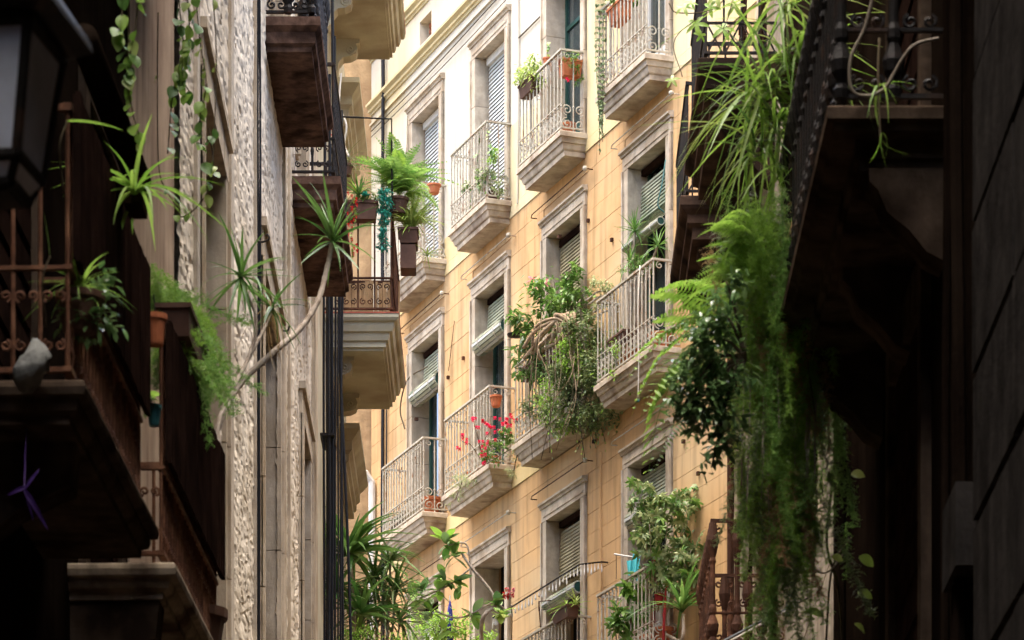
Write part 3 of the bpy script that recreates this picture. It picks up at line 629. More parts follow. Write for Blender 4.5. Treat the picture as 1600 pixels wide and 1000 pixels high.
def frond_me(m, n=22, droop=.5, W=.17):
    q = MB(); pts = []
    for i in range(n+1):
        t = i/n; pts.append(V((t*(1-.25*droop*t), 0, -droop*t*t + .12*math.sin(3.1*t))))
    q.tube(pts, [.006*(1-.8*i/n) for i in range(n+1)], 3)
    for i in range(2, n):
        t = i/n; L = W*(math.sin(math.pi*min(1, .18+.84*t))**.7)
        for s_ in (-1, 1): q.blade(pts[i], (.28, s_, -.05+random.uniform(-.12,.12)), L, .034, .18, 2, .05, round_=True)
    return q.mesh('frond', m)
FRO = [frond_me(M['fern'], 22, d) for d in (.25, .5, .85)]; FROB = [frond_me(M['leafb'], 24, d, .22) for d in (.3, .6)]
def rot_to(az, el, roll=0): return (Matrix.Rotation(az, 3, 'Z') @ Matrix.Rotation(-el, 3, 'Y') @ Matrix.Rotation(roll, 3, 'X')).to_euler()
def rosette(parent, set_, c, n, L, el=(10, 80), az=(0, 360), name='leaf', jit=.01):
    for i in range(n):
        a = math.radians(az[0] + (az[1]-az[0])*((i*.618) % 1) + R(-8, 8)); e = math.radians(R(*el))
        inst(name, random.choice(set_), parent, V(c)+V((R(-jit,jit),R(-jit,jit),R(-jit,jit))), rot_to(a, e, R(-.3,.3)), R(*L))
def stem(parent, pts, r, m='twig', name='stem', n=8):
    P = bez(pts, n); k = len(P); rr = [r[0]+(r[1]-r[0])*i/(k-1) for i in range(k)] if isinstance(r, tuple) else r
    if name in ('trunk', 'branch', 'root'):       # ringed, slightly uneven bark
        rr = [x*(1+.10*math.sin(i*2.4)+R(-.06,.06)) for i, x in enumerate(rr if isinstance(rr, list) else [rr]*k)]
    return MB().tube(P, rr, 7).build(name, M[m], parent, smooth=True)
def vine(parent, pts, set_, n, L, r=.004, m='twig'):
    P = bez(pts, 10); MB().tube(P, r, 4).build('stem', M[m], parent)
    for i in range(n):
        p = P[int((i+R(.1,.9))/n*(len(P)-1))]
        inst('leaf', random.choice(set_), parent, p, rot_to(R(-2.6,-.5), R(-1.4,-.3), R(-.8,.8)), R(*L))
def pot(parent, c, r, h, m='terracotta', k=14):
    o = MB().lathe([(r*.66,0),(r*.72,.01),(r*.93,h*.8),(r*1.02,h*.8),(r*1.05,h*.82),(r*1.05,h),(r*.93,h),(r*.88,h*.88),(.002,h*.88)], c, k).build('pot', M[m], parent, smooth=False)
    return o
def trough(parent, c, dirv, L, w_, h, m='boxbrown'):
    x = V(dirv).normalized(); T = Matrix.Translation(V(c)) @ Matrix(((x.x,-x.y,0),(x.y,x.x,0),(0,0,1))).to_4x4()
    q = MB(T); q.stack(-L/2+.02, L/2-.02, -w_/2, w_/2-.02, [(0,0),(.02,h*.85)]); q.box(-L/2-.01, L/2+.01, -w_/2-.012, w_/2+.012, h*.85, h)
    o = q.build('planter', M[m], parent); MB(T).box(-L/2+.02, L/2-.02, -w_/2+.02, w_/2-.02, h, h+.01).build('soil', M['soil'], parent); return o
def foliage(parent, blobs, m, n, L, W=.5, name='foliage', twigs=None, rnd=True):
    """many small leaves through ellipsoids [(centre, rx, ry, rz)]"""
    q = MB(); tot = sum(b[1]*b[2]*b[3] for b in blobs)
    for (c, rx, ry, rz) in blobs:
        k = max(8, int(n*rx*ry*rz/tot)); cl = max(3, k//14)
        cs = []
        for _ in range(cl):
            d_ = V((random.gauss(0,1), random.gauss(0,1), random.gauss(0,1))).normalized() * R(.35, 1.0)**.5
            cs.append((V(c)+V((d_.x*rx, d_.y*ry, d_.z*rz)), d_))
        for i in range(k):
            p, d_ = cs[i % cl]; s_ = min(rx, ry, rz)*.28
            q.blade(p+V((random.gauss(0,s_),random.gauss(0,s_),random.gauss(0,s_))), V((random.gauss(0,1)+d_.x, random.gauss(0,1)+d_.y, random.gauss(0,.7))), R(*L), R(*L)*W, R(0,.5), 3, .1, round_=rnd)
        if twigs:
            t = MB()
            for p, d_ in cs[::2]: t.tube(bez([V(c)-V((0,0,rz*.9)), V(c)+(p-V(c))*.5+V((0,0,.02)), p], 4), .004, 3)
            t.build('twigs', M[twigs], parent, kind='stuff')
    return q.build(name, M[m], parent, kind='stuff')
def strand_me(m, L, seed):
    rs = random.Random(seed); q = MB(); n = int(L/.022); pts = [V((0,0,0))]; a = rs.uniform(0,6.28)
    for i in range(n): a += rs.uniform(-.5,.5); pts.append(pts[-1]+V((.004*math.cos(a), .004*math.sin(a), -.022)))
    q.tube(pts, .002, 3)
    for i, p in enumerate(pts):
        for _ in range(3):
            t = i/n; b = rs.uniform(0,6.28); l = rs.uniform(.04,.10)*(1-.45*t); d_ = V((math.cos(b), math.sin(b), rs.uniform(-.5,.3)))
            for j in range(13):
                c = p + d_*l*(j/12) - V((0,0,.25*l*(j/12)**2)); e = V((rs.gauss(0,1), rs.gauss(0,1), rs.gauss(0,.8))).normalized(); w_ = e.orthogonal().normalized()*.0017
                ln = rs.uniform(.012,.024); q.add([c-w_*1.5, c+w_*1.5, c+e*ln*1.15], [(0,1,2)])
    return q.mesh('strand', m)
ASP = [strand_me(M['fern'], l, i) for i, l in enumerate((.45,.6,.75,.9,1.1))]
ASPL = [strand_me(M['leafb'], l, i+30) for i, l in enumerate((.6,.8,1.0))]
ASPD = [strand_me(M['dry'], .7, 41)]
ASPG = [strand_me(M['leafg'], l, i+20) for i, l in enumerate((.6,.8,1.0))]
ASPB = [strand_me(M['leafb'], l, i+9) for i, l in enumerate((.3,.45))]

# ---- cream house balcony (middle left): planters
YC = 40.93
o = thing('trough_planter', 'brown trough planter with spiky rosette on the black railed cream balcony', 'planter', at(565, 346, YC))
trough(o, at(565, 346, YC), (1,0,0), .34, .17, .20); rosette(o, SPI[:1]+YUC[:2], at(560, 306, YC), 30, (.20,.30), (15,80)); foliage(o, [(at(575,312,YC),.16,.08,.06)], 'leaf', 260, (.03,.06), .4); rosette(o, SPIV, at(590, 312, YC), 16, (.12,.22), (20,70))
o = thing('red_flower_garland', 'trailing garland of small red flowers hanging beside the teal garland', 'garland', at(551, 400, YC-.12))
vine(o, [at(553,300,YC-.10), at(556,335,YC-.13), at(549,370,YC-.13), at(553,402,YC-.13)], POT, 26, (.03,.05), .003)
for i in range(22):
    p = at(R(542,560), 302+i*4.5, YC-.14); q = MB()
    for k in range(5): q.blade(p, (math.cos(k*1.257), -.4, math.sin(k*1.257)), .028, .024, .2, 2, .1, round_=True)
    q.build('flower', M['redb'], o)
o = thing('teal_garland', 'bright teal trailing garland hanging from the balcony corner', 'garland', at(601, 395, YC-.1))
foliage(o, [(at(600,300+i*12,YC-.12), .055+.012*math.sin(i), .05, .05) for i in range(8)], 'teal', 900, (.025,.045), .55, name='leaves')
stem(o, [at(598,292,YC-.1), at(601,340,YC-.12), at(602,388,YC-.12)], .004)
o = thing('teal_succulent', 'small bright green plastic plant in front of the trough rosette', 'plant', at(571, 312, YC-.12))
rosette(o, [oval(M['teal'], .5)], at(571,306,YC-.13), 14, (.05,.08), (0,70)); stem(o, [at(571,318,YC-.1), at(571,306,YC-.12)], .005)
o = thing('boston_fern', 'lush dark green sword fern above the cream balcony corner', 'fern', at(622, 330, 41.1))
pot(o, at(622,335,41.1), .11, .17, 'boxbrown'); rosette(o, FROB[:1]+FRO*2, at(622,302,41.1), 80, (.38,.66), (25,88), name='frond'); rosette(o, FROB, at(645,300,41.1), 16, (.3,.5), (-20,60), name='frond')
o = thing('hanging_planter', 'dark brown hanging planter with lime striped grass leaves', 'planter', at(638, 432, 41.2))
trough(o, at(638,386,41.2), (0,1,0), .34, .20, .16); MB().box(at(626,400,41.2).x, at(650,400,41.2).x, 41.06, 41.34, at(638,425,41.2).z, at(638,388,41.2).z).build('pot_lower', M['boxbrown'], o)
rosette(o, SPIL, at(642,352,41.2), 170, (.24,.42), (20,88), jit=.05); rosette(o, SPIL, at(668,398,41.2), 22, (.14,.22), (-30,60))
o = thing('striped_spider_plant', 'pale striped spider plant by the black cables under the cream balcony', 'plant', at(540, 262, 41.6))
pot(o, at(540,275,41.6), .08, .12, 'boxbrown'); rosette(o, SPIV, at(540,255,41.6), 34, (.18,.30), (5,85))
o = thing('red_flower_plant', 'small red flowers beside the cables under the upper cream slab', 'plant', at(525, 240, 40.6))
stem(o, [at(527,262,40.6), at(526,235,40.6), at(524,210,40.6)], .005)
for i in range(9):
    p = at(R(519,531), R(198,222), 40.6); q = MB()
    for k in range(5): q.blade(p, (math.cos(k*1.257), -.4, math.sin(k*1.257)), .035, .03, .2, 2, .1, round_=True)
    q.build('flower', M['redb'], o)
o = MB().tube([at(520,182,YC), at(546,183,YC), at(612,186,YC), at(612,232,YC), at(613,330,YC)], .010, 6).build('washing_line_frame', M['iron'], None, label='thin black rod frame above the fern on the cream balcony', cat='rod')

# ---- big yucca and bushes at the bottom centre (on the lower cream balcony)
zf = 9.56
o = thing('yucca_plant', 'tall sword leaved yucca growing beside the black cable bundle', 'plant', (at(548,900,41.3).x, 41.3, zf))
b0 = V((at(548,900,41.3).x, 41.3, zf)); pot(o, b0, .18, .30); stem(o, [b0+V((0,0,.25)), at(552,960,41.3), at(545,872,41.3)], (.035,.028), 'bark', 'trunk')
rosette(o, YUC, at(545,868,41.3), 60, (.5,.88), (0,85)); rosette(o, YUC, at(525,925,41.2), 34, (.4,.7), (-20,75)); rosette(o, YUC, at(565,960,41.1), 26, (.4,.7), (-10,75))
o = thing('striped_dracaena', 'narrow leaved bushy dracaena with pale striped leaves right of the yucca', 'plant', (at(598,900,41.9).x, 41.9, zf))
b0 = V((at(598,900,41.9).x, 41.9, zf)); pot(o, b0, .16, .28)
for px, py in [(585,905),(610,880),(572,945),(618,925),(596,965),(560,985),(625,970)]:
    stem(o, [b0+V((0,0,.25)), (b0+at(px,py,41.8))/2+V((0,0,.1)), at(px,py,41.8)], (.018,.012), 'bark', 'trunk'); rosette(o, DRAV+DRA[1:], at(px,py,41.8), 46, (.32,.56), (-25,80))
o = thing('light_green_shrub', 'light green feathery shrub under the yucca at the bottom edge', 'shrub', (at(580,1000,40.9).x, 40.9, zf))
stem(o, [(at(580,1000,40.9).x, 40.9, zf), at(575,1010,40.9), at(570,985,40.9)], .012)
foliage(o, [(at(565,1000,40.9),.22,.15,.13), (at(610,1010,40.9),.2,.15,.12)], 'leafb', 900, (.03,.06), .35, twigs='twig')

# ---- rubber plant on the apartment building's lowest balcony
b0 = FP(5.2, .15, 11.07); YR = 46.8
o = thing('rubber_plant', 'rubber plant with big glossy oval leaves on bent grey branches', 'plant', b0)
pot(o, b0, .18, .3); J = at(742,835,YR)
stem(o, [b0+V((0,0,.25)), at(752,980,YR), at(775,940,YR), at(735,885,YR), at(720,862,YR)], (.03,.014), 'bark', 'trunk')
stem(o, [at(735,885,YR), at(728,850,YR), at(700,852,YR)], .011, 'bark', 'branch'); stem(o, [at(735,888,YR), at(700,915,YR), at(655,935,YR)], .011, 'bark', 'branch'); stem(o, [at(772,940,YR), at(720,965,YR), at(680,955,YR)], .011, 'bark', 'branch'); stem(o, [at(773,940,YR), at(795,955,YR), at(800,945,YR)], .010, 'bark', 'branch')
for px, py, n in [(698,848,11),(706,870,7),(655,932,11),(690,905,10),(672,958,10),(715,915,8),(738,960,6),(640,905,5),(775,945,7),(700,985,7),(680,925,7)]:
    rosette(o, FIC, at(px,py,YR), n, (.16,.25), (-50,70), jit=.05)
o = thing('leafy_pot_shrub', 'mid green leafy shrub below the rubber plant at the bottom edge', 'shrub', FP(6.2, .15, 11.07))
stem(o, [FP(6.2,.15,11.07), at(690,1010,47.5), at(690,975,47.5)], .012)
foliage(o, [(at(690,985,47.5),.42,.2,.20), (at(745,1000,47.5),.25,.2,.14)], 'leafb', 900, (.05,.10), .4, twigs='twig')
o = thing('salmon_flower_plant', 'salmon red flower head on a light leafy stem at the bead string', 'flower', FP(4.6,.2,11.07))
stem(o, [FP(4.6,.2,11.07), at(800,980,46.3), at(795,930,46.3)], .006); rosette(o, POT, at(785,960,46.3), 12, (.10,.16), (-20,60), jit=.06)
for i in range(14): 
    p = at(R(787,803), R(920,934), 46.3); q = MB()
    for k in range(5): q.blade(p, (math.cos(k*1.257), -.4, math.sin(k*1.257)), .035, .03, .2, 2, .1, round_=True)
    q.build('flower', M['pink'] if i % 2 else M['redb'], o)
o = thing('blue_umbrella', 'folded deep blue cloth behind the rubber plant branches', 'cloth', FP(5.6, .4, 11.07))
p0, p1 = at(703,1010,47.6), at(703,938,47.6)
MB().tube([p0, p0.lerp(p1,.35), p0.lerp(p1,.8), p1], [.035,.05,.03,.006], 7).build('folded_cloth', M['bluec'], o); MB().tube([V((p0.x,p0.y,11.07)), p1+V((0,0,.06))], .008, 5).build('pole', M['white'], o)

# ---- geranium, pots and trailing plants on the balconies
def zslab(r): return (17.81, 14.47, 11.06)[r]
def flowers(o, pts, m, s_):
    for p in pts:
        q = MB()
        for k in range(6): q.blade(p, (math.cos(k*1.05), -.5, math.sin(k*1.05)), s_, s_*.85, .15, 2, .1, round_=True)
        q.build('flower', M[m], o)
o = thing('red_geranium', 'bright red flowering geranium spilling over the pale balcony rail', 'plant', FP(5.2,.2,14.47))
pot(o, FP(5.15,.17,14.48), .10, .16); pot(o, FP(5.9,.17,14.48), .09, .15)
cl = [(765,660,13,10),(785,662,14,9),(800,655,8,4),(770,678,12,6),(757,690,9,6),(740,655,4,3),(730,690,3,3),(745,668,3,2),(755,710,5,4),(758,725,4,3),(722,680,4,4),(795,668,10,5),(718,700,3,2)]
for cx, cy, s_, n in cl: flowers(o, [at(cx+random.gauss(0,s_*.6), cy+random.gauss(0,s_*.5), 47.55+R(-.12,.12)) for _ in range(n)], 'redf', .034)
for px, py in [(765,675),(785,665),(740,660),(722,690),(758,715),(745,672)]: stem(o, [FP(5.4,.2,14.6), (FP(5.4,.25,14.8)+at(px,py,47.6))/2, at(px,py,47.6)], .004)
foliage(o, [(at(795,690,47.3),.10,.08,.22), (at(770,705,47.6),.16,.1,.13)], 'leaf', 420, (.03,.06), .7)
o = thing('grey_trailing_plant', 'grey green trailing succulent at the foot of the geranium balcony', 'plant', FP(6.2,.3,14.47))
foliage(o, [(at(722,755,48.6),.12,.08,.12), (at(712,780,48.9),.10,.06,.08), (at(740,745,48.4),.12,.06,.07)], 'ivory', 420, (.03,.07), .2); stem(o, [FP(6.2,.3,14.47), at(722,752,48.6), at(712,780,48.9)], .006)
o = thing('silver_trailing_plant', 'silver leaved plant drooping from the near end of the geranium balcony', 'plant', FP(4.85,.36,14.47))
foliage(o, [(at(803,735,47.1),.10,.06,.06), (at(806,700,47.1),.05,.05,.24)], 'ivory', 260, (.03,.08), .15); stem(o, [FP(4.85,.36,14.47), at(806,700,47.1), at(803,735,47.1)], .006)
o = thing('hung_terracotta_pot', 'small terracotta pot hung inside the railing above the geranium', 'pot', at(775,636,47.9)); pot(o, at(775,636,47.9), .075, .14); MB().tube([at(775,618,47.9), at(775,606,47.9)], .005, 4).build('hook', M['iron'], o)
MB().box(at(720,690,48.3).x, at(736,690,48.3).x, 48.2, 48.4, at(720,690,48.3).z, at(720,655,48.3).z).build('back_box', M['leafg'], o) if False else None
o = thing('red_clay_pot', 'wide red clay pot behind the scrolled end of the lowest left balcony', 'pot', FP(7.5,.16,14.48)); pot(o, FP(7.5,.16,14.48), .13, .22); rosette(o, DRAV, FP(7.5,.16,14.70), 10, (.10,.18), (30,80))
o = thing('woven_basket', 'grey woven basket box inside the far end of the leftmost lower balcony', 'basket', FP(8.55,.17,14.48))
MB(TF).stack(8.25, 8.85, .08, .26, [(-.03,14.48),(0,14.60),(.01,14.72)]).build('basket_body', M['slatb'], o)
for i in range(11): MB(TF).box(8.26+i*.054, 8.29+i*.054, .26, .285, 14.5, 14.72).build('stake', M['twig'], o)
o = thing('climbing_houseplant', 'sparse green climber in the pale balcony with drawn white shutters', 'plant', FP(5.3,.2,17.82))
pot(o, FP(5.1,.17,17.82), .09, .14, 'boxbrown'); pot(o, FP(5.9,.17,17.82), .07, .11)
foliage(o, [(at(765,235,48.0),.08,.08,.2)], 'leafb', 90, (.03,.07), .45, name='upper_leaves')
for pts in [[FP(5.1,.2,17.95), at(770,250,47.9), at(760,200,48.0)], [FP(5.3,.22,17.95), at(745,270,48.3), at(752,190,48.4)], [FP(5.9,.2,17.9), at(735,290,48.8), at(720,300,48.9)]]: vine(o, pts, [POT[1], oval(M['leafg'], .4)], 22, (.05,.10))
foliage(o, [(at(760,275,48.1),.18,.1,.14), (at(775,295,47.8),.1,.08,.1), (at(742,285,48.5),.14,.08,.09)], 'leafg', 380, (.03,.07), .45)
o = thing('jade_plant', 'pale green jade bush on the far end of the upper balcony rail', 'plant', FP(3.6,.3,18.78))
trough(o, FP(3.5,.30,18.62), dU, .42, .15, .16); foliage(o, [(at(828,108,46.6),.14,.12,.16), (at(815,125,46.8),.08,.08,.14), (at(838,128,46.4),.10,.08,.10)], 'leafl', 620, (.035,.07), .4, twigs='twig')
o = thing('small_rail_pot', 'tiny red pot with thin plant on the upper balcony rail beside the jade bush', 'pot', FP(2.95,.2,18.8)); pot(o, FP(2.95,.30,18.78), .05, .09, 'terracotta'); vine(o, [FP(2.95,.30,18.86), FP(2.95,.28,19.0), FP(3.0,.25,19.1)], POT, 9, (.04,.07), .003)
o = thing('terracotta_rail_trough', 'terracotta trough with trailing greens behind the upper balcony near end rail', 'planter', FP(2.5,.17,18.45))
trough(o, FP(2.5,.17,18.5), dN, .25, .16, .2, 'terracotta'); foliage(o, [(FP(2.4,.22,18.66),.10,.08,.08), (FP(2.38,.12,18.5),.05,.05,.16)], 'leaf', 240, (.02,.05), .5); flowers(o, [FP(2.4+R(-.05,.05),.25,18.42+R(-.04,.04)) for _ in range(4)], 'redf', .025)
o = thing('clay_pot_on_slab', 'orange clay pot behind the end scroll of the upper balcony with jade bush', 'pot', FP(2.6,.15,17.82)); pot(o, FP(2.6,.15,17.82), .09, .16)
o = thing('hanging_succulent_string', 'long thin grey green vine hanging from the topmost right balcony', 'vine', FP(1.27,.36,18.9))
for k in range(9): vine(o, [at(932+k*1.5,-30,44.2), at(930+k*2,60,44.2), at(934+k*1.2,150,44.2), at(938+R(-4,4),R(170,265),44.2)], [oval(M['leafg'], .55)], 46, (.03,.055), .004)
trough(o, FP(1.15,.36,18.98), dU, .4, .15, .16)
o = thing('terracotta_window_box', 'terracotta trough on the topmost right balcony rail', 'planter', FP(.8,.3,18.6)); trough(o, FP(.75,.25,18.52), dU, .4, .15, .2, 'terracotta'); foliage(o, [(FP(.75,.25,18.76),.2,.1,.06)], 'leaf', 160, (.03,.06), .5)
o = thing('flowerpot_far_rail', 'little brown flowerpot on the rail of the leftmost upper balcony', 'pot', at(678,305,50.1)); pot(o, at(678,303,50.1), .09, .12, 'terracotta'); rosette(o, SPI, at(678,290,50.1), 10, (.06,.1), (20,80))

# ---- the overgrown balcony
o = thing('overgrown_balcony_plant', 'tangled leafy bush with twisted roots covering the middle balcony', 'plant', FP(3.1,.25,14.47))
trough(o, FP(3.1,.24,15.2), dU, 1.4, .16, .16, 'boxbrown')
foliage(o, [(at(868,455,45.9),.30,.2,.22), (at(838,500,46.1),.28,.2,.18), (at(900,475,45.6),.26,.18,.18), (at(826,570,46.3),.18,.12,.22), (at(885,425,45.7),.22,.16,.10), (at(810,535,46.4),.12,.12,.14)], 'leaf', 1250, (.06,.12), .42, name='crown', twigs='twig')
foliage(o, [(at(848,580,46.2),.16,.12,.18), (at(828,545,46.4),.12,.12,.14)], 'leafd', 420, (.05,.10), .45, name='dark_leaves')
foliage(o, [(at(835,630,46.0),.16,.12,.14), (at(985,600,44.4),.12,.12,.22), (at(915,520,45.3),.28,.16,.24), (at(900,590,45.4),.34,.16,.26), (at(945,580,45.0),.26,.16,.30), (at(890,650,45.4),.34,.14,.18), (at(935,650,45.1),.24,.14,.16), (at(968,560,44.6),.22,.14,.34), (at(960,640,44.8),.16,.12,.2)], 'leafg', 7600, (.035,.065), .5, name='trailing_leaves')
foliage(o, [(at(875,655,45.5),.20,.14,.16), (at(855,620,45.7),.14,.14,.2), (at(905,560,45.3),.28,.14,.3), (at(960,600,44.8),.2,.14,.25)], 'leafb', 2600, (.03,.06), .5, name='green_trailing_leaves')
for k in range(24):
    x0 = R(815,985); y0 = R(480,560); x1 = x0+R(-35,35); y1 = R(620,725)
    stem(o, [at(x0,y0,45.2), at((x0+x1)/2+R(-25,25), (y0+y1)/2, 45.0+R(-.1,.2)), at(x1,y1,45.2)], R(.0025,.005), 'root' if k % 2 else 'twig', 'runner', 6)
for k in range(14):
    x0 = R(850,970); y1 = R(675,730); vine(o, [at(x0,640,45.2), at(x0+R(-8,8),660,45.2), at(x0+R(-10,10),y1,45.2)], [oval(M['leafb'], .5), oval(M['leafg'], .5)], 14, (.03,.06), .003)
for k in range(9):
    a = R(835,885); P = [at(a+R(-30,20),R(520,565),45.6), at(a+R(-10,30),R(500,530),45.45), at(R(865,900),R(488,500),45.4), at(R(880,905),R(505,540),45.35)]
    stem(o, P, R(.013,.024), 'root', 'root', 7)
for k in range(5):
    stem(o, [at(915+k*4,470+k*6,45.0), at(940+k*3,455+k*8,44.9), at(962,480+k*10,44.8), at(955+k*3,560+k*8,44.8)], R(.008,.014), 'bark', 'runner', 7)
foliage(o, [(at(940,445,44.9),.16,.12,.09), (at(950,470,44.9),.14,.1,.12)], 'ivory', 420, (.03,.06), .5, name='dry_top')
o = thing('pink_lily', 'pink lily bloom above the overgrown balcony crown', 'flower', at(830,470,46.2))
stem(o, [at(850,490,46.2), at(838,460,46.2), at(833,442,46.2)], .006)
for k in range(6): a = k*1.047; MB().blade(at(832,440,46.15), (math.cos(a), -.5, math.sin(a)), .13, .05, .35, 5, .15, round_=True).build('petal', M['pink'], o)
for k in range(5): a = k*1.257; MB().blade(at(853,443,46.15), (math.cos(a), -.5, math.sin(a)), .10, .04, .35, 5, .15, round_=True).build('petal', M['pink'], o)
o = thing('spot_lamp', 'small flat black lamp sticking out left of the overgrown balcony', 'lamp', at(800,530,47.0))
MB().lathe([(.03,0),(.10,.02),(.11,.045),(.02,.06)], at(806,528,46.9), 12).build('shade', M['iron'], o); MB().tube([at(806,522,46.9), FP(4.4,.0,16.1)], .010, 5).build('arm', M['iron'], o)

# ---- right balcony of the middle floor
o = thing('spiky_dracaena', 'two headed spiky dracaena above the right pale balcony rail', 'plant', FP(.7,.15,14.47))
pot(o, FP(.7,.16,14.48), .15, .26)
for (px, py, n, Y) in [(992,362,40,43.9), (1027,385,30,43.4), (985,410,18,43.9)]:
    stem(o, [FP(.7,.16,14.7), (FP(.7,.16,14.9)+at(px,py,Y))/2, at(px,py,Y)], (.022,.015), 'bark', 'trunk'); rosette(o, DRA[:3], at(px,py,Y), n, (.20,.34), (-35,85))
foliage(o, [(at(1000,412,43.7),.25,.1,.09)], 'leaf', 380, (.03,.07), .3)
o = thing('clay_pot_behind_scroll', 'red clay pot behind the end scroll of the right pale balcony', 'pot', FP(-.2,.16,14.48)); pot(o, FP(-.2,.16,14.48), .13, .2)
o = thing('trailing_fern_pot', 'light green trailing fern at the left foot of the right pale balcony', 'plant', FP(1.2,.4,14.6))
foliage(o, [(at(975,545,44.0),.16,.1,.14), (at(968,580,44.0),.10,.1,.14), (at(985,590,43.9),.06,.06,.2)], 'leafb', 620, (.03,.06), .3); trough(o, at(972,545,44.05), dU, .5, .16, .15)
o = thing('pull_cord', 'thin pale green cord hanging in front of the right pale balcony', 'cord', at(997,625,43.2)); stem(o, [at(1000,415,43.2), at(997,480,43.15), at(998,560,43.15), at(997,622,43.2)], .007, 'cablew'); MB().ball(at(997,626,43.2), .018).build('toggle', M['tealpot'], o)
o = thing('green_blind_cord', 'loose green cord looped on the right slanting blind', 'cord', at(1030,330,43.3)); stem(o, [at(1040,250,43.3), at(1034,290,43.2), at(1028,320,43.2), at(1038,332,43.2)], .007, 'tealpot')

# ---- lowest floor: schefflera, washing, beads
o = thing('variegated_schefflera', 'variegated umbrella tree rising above the lowest right balcony', 'plant', FP(.1,.2,11.07))
b0 = FP(.1,.14,11.08); pot(o, b0, .13, .26)
for px, py in [(1005,775),(1035,780),(1015,820),(1000,835),(1090,845),(1095,870),(1020,795),(1045,800),(1075,790),(1088,820),(1060,835),(1030,830),(1010,850),(1050,870),(1080,860),(1085,775),(1095,800),(1035,900),(1065,905),(1025,880),(1000,800),(1072,885)]:
    Y = 42.7+R(-.2,.25); stem(o, [b0+V((0,0,.25)), (b0+at(px,py,Y))/2+V((.02,0,.1)), at(px,py,Y)], (.010,.005), 'bark', 'branch', 5); rosette(o, SCH, at(px,py,Y), 15, (.065,.115), (20,95), jit=.14)
o = thing('green_schefflera', 'glossy green umbrella plant leaning over the lowest railing', 'plant', FP(1.0,.3,11.07))
b0 = FP(1.0,.14,11.08); pot(o, b0, .13, .26)
for px, py in [(985,920),(1005,935),(965,950),(990,965),(1015,970),(975,985),(1000,905),(1010,995),(960,975)]:
    Y = 43.6; stem(o, [b0+V((0,0,.25)), (b0+at(px,py,Y))/2, at(px,py,Y)], (.010,.005), 'bark', 'branch', 5); rosette(o, [SCH[1], pal(M['leafb'], 7)] if px == 985 else [SCH[1]], at(px,py,Y), 5, (.12,.17), (20,90), jit=.07)
o = thing('long_leaf_plant', 'arching long leaved plant between washing and rusty balcony', 'plant', FP(-.3,.3,11.07)); b0 = FP(-.3,.14,11.08); pot(o, b0, .13, .26); stem(o, [b0+V((0,0,.2)), at(1065,1000,42.4), at(1068,960,42.4)], .02, 'bark', 'trunk'); rosette(o, YUC[2:]+DRA[2:], at(1066,955,42.4), 26, (.45,.7), (25,85))
o = thing('grass_pot', 'small grassy plant on the lowest middle balcony rail', 'plant', FP(2.3,.3,12.0)); trough(o, FP(2.35,.3,11.98), dU, .5, .15, .14); rosette(o, SPI, FP(2.3,.3,12.12), 26, (.15,.3), (5,80)); rosette(o, SPIL, FP(2.0,.3,12.1), 16, (.12,.25), (5,80))
o = thing('bead_string_frame', 'string of clear drop beads along a projecting awning frame', 'awning frame', FP(3.2,.8,12.3))
A = [at(800,948,46.6), at(905,882,44.9), at(940,878,45.1)]; A2 = [at(770,965,47.0)] + A
MB().tube(A2, .010, 5).build('rod', M['iron'], o); MB().tube([A[2], A[2]+dN*-.35, ], .010, 5).build('bracket', M['iron'], o)
MB().tube([at(860,938,45.8), at(842,940,46.1), FP(3.9,0,12.05)], .008, 5).build('bracket', M['rust'], o); MB().tube([at(842,940,46.1), at(842,955,46.1)], .008, 5).build('bracket', M['rust'], o)
bm = MB().lathe([(.003,.0),(.006,-.05),(.016,-.10),(.018,-.13),(.010,-.15),(.002,-.155)], k=8).mesh('bead', M['bead'], True)
for i in range(40):
    t = i/39; p = A2[0].lerp(A2[1], t*3) if t < .333 else (A2[1].lerp(A2[2], (t-.333)*2) if t < .833 else A2[2].lerp(A2[3], (t-.833)*6)); inst('bead', bm, o, p, None, (.6, .6, R(.5,1.0)))
o = thing('clothes_rod', 'short white drying rod fixed left of the lowest right window', 'rod', at(960,868,44.2)); MB().tube([at(960,866,44.2), at(998,872,43.8)], .010, 6).build('rod', M['white'], o); MB().tube([at(963,866,44.2), at(963,905,44.2)], .006, 4).build('wire', M['twig'], o)
def cloth(o, name, px0, px1, py0, py1, Y, m, amp=.02, taper=0):
    q = MB(); vs = []; fs = []; nx, nz_ = 12, 10
    for th in (0, .004):
        for i in range(nx+1):
            for j in range(nz_+1):
                t, s_ = i/nx, j/nz_; p = at(px0+(px1-px0)*((t-.5)*(1-.45*s_*taper)+.5), py0+(py1-py0)*s_, Y); p.y += amp*math.sin(t*9+s_*2)*(.4+s_)+th; vs.append(p)
    k = (nx+1)*(nz_+1)
    for i in range(nx):
        for j in range(nz_): a = i*(nz_+1)+j; fs += [(a,a+1,a+nz_+2,a+nz_+1), (k+a,k+a+nz_+1,k+a+nz_+2,k+a+1)]
    return q.add(vs, fs).build(name, M[m], o, smooth=True)
o = thing('cyan_garment', 'small cyan garment hung on the white drying rod', 'clothing', at(990,908,43.8)); cloth(o, 'cloth_cup', 979, 991, 876, 904, 43.84, 'cyan', .02, 1.4); cloth(o, 'cloth_fall', 988, 1000, 868, 907, 43.8, 'cyan', .02, 1); MB().tube([at(990,860,43.82), at(990,876,43.82)], .008, 4).build('clothes_peg', M['cyan'], o)
o = thing('white_towel', 'white towel with red stripe hanging beside the lowest right window', 'towel', at(1035,1010,43.1)); cloth(o, 'towel', 1022, 1046, 880, 1010, 43.2, 'whitec'); cloth(o, 'stripe', 1019, 1024, 874, 1010, 43.15, 'redc')
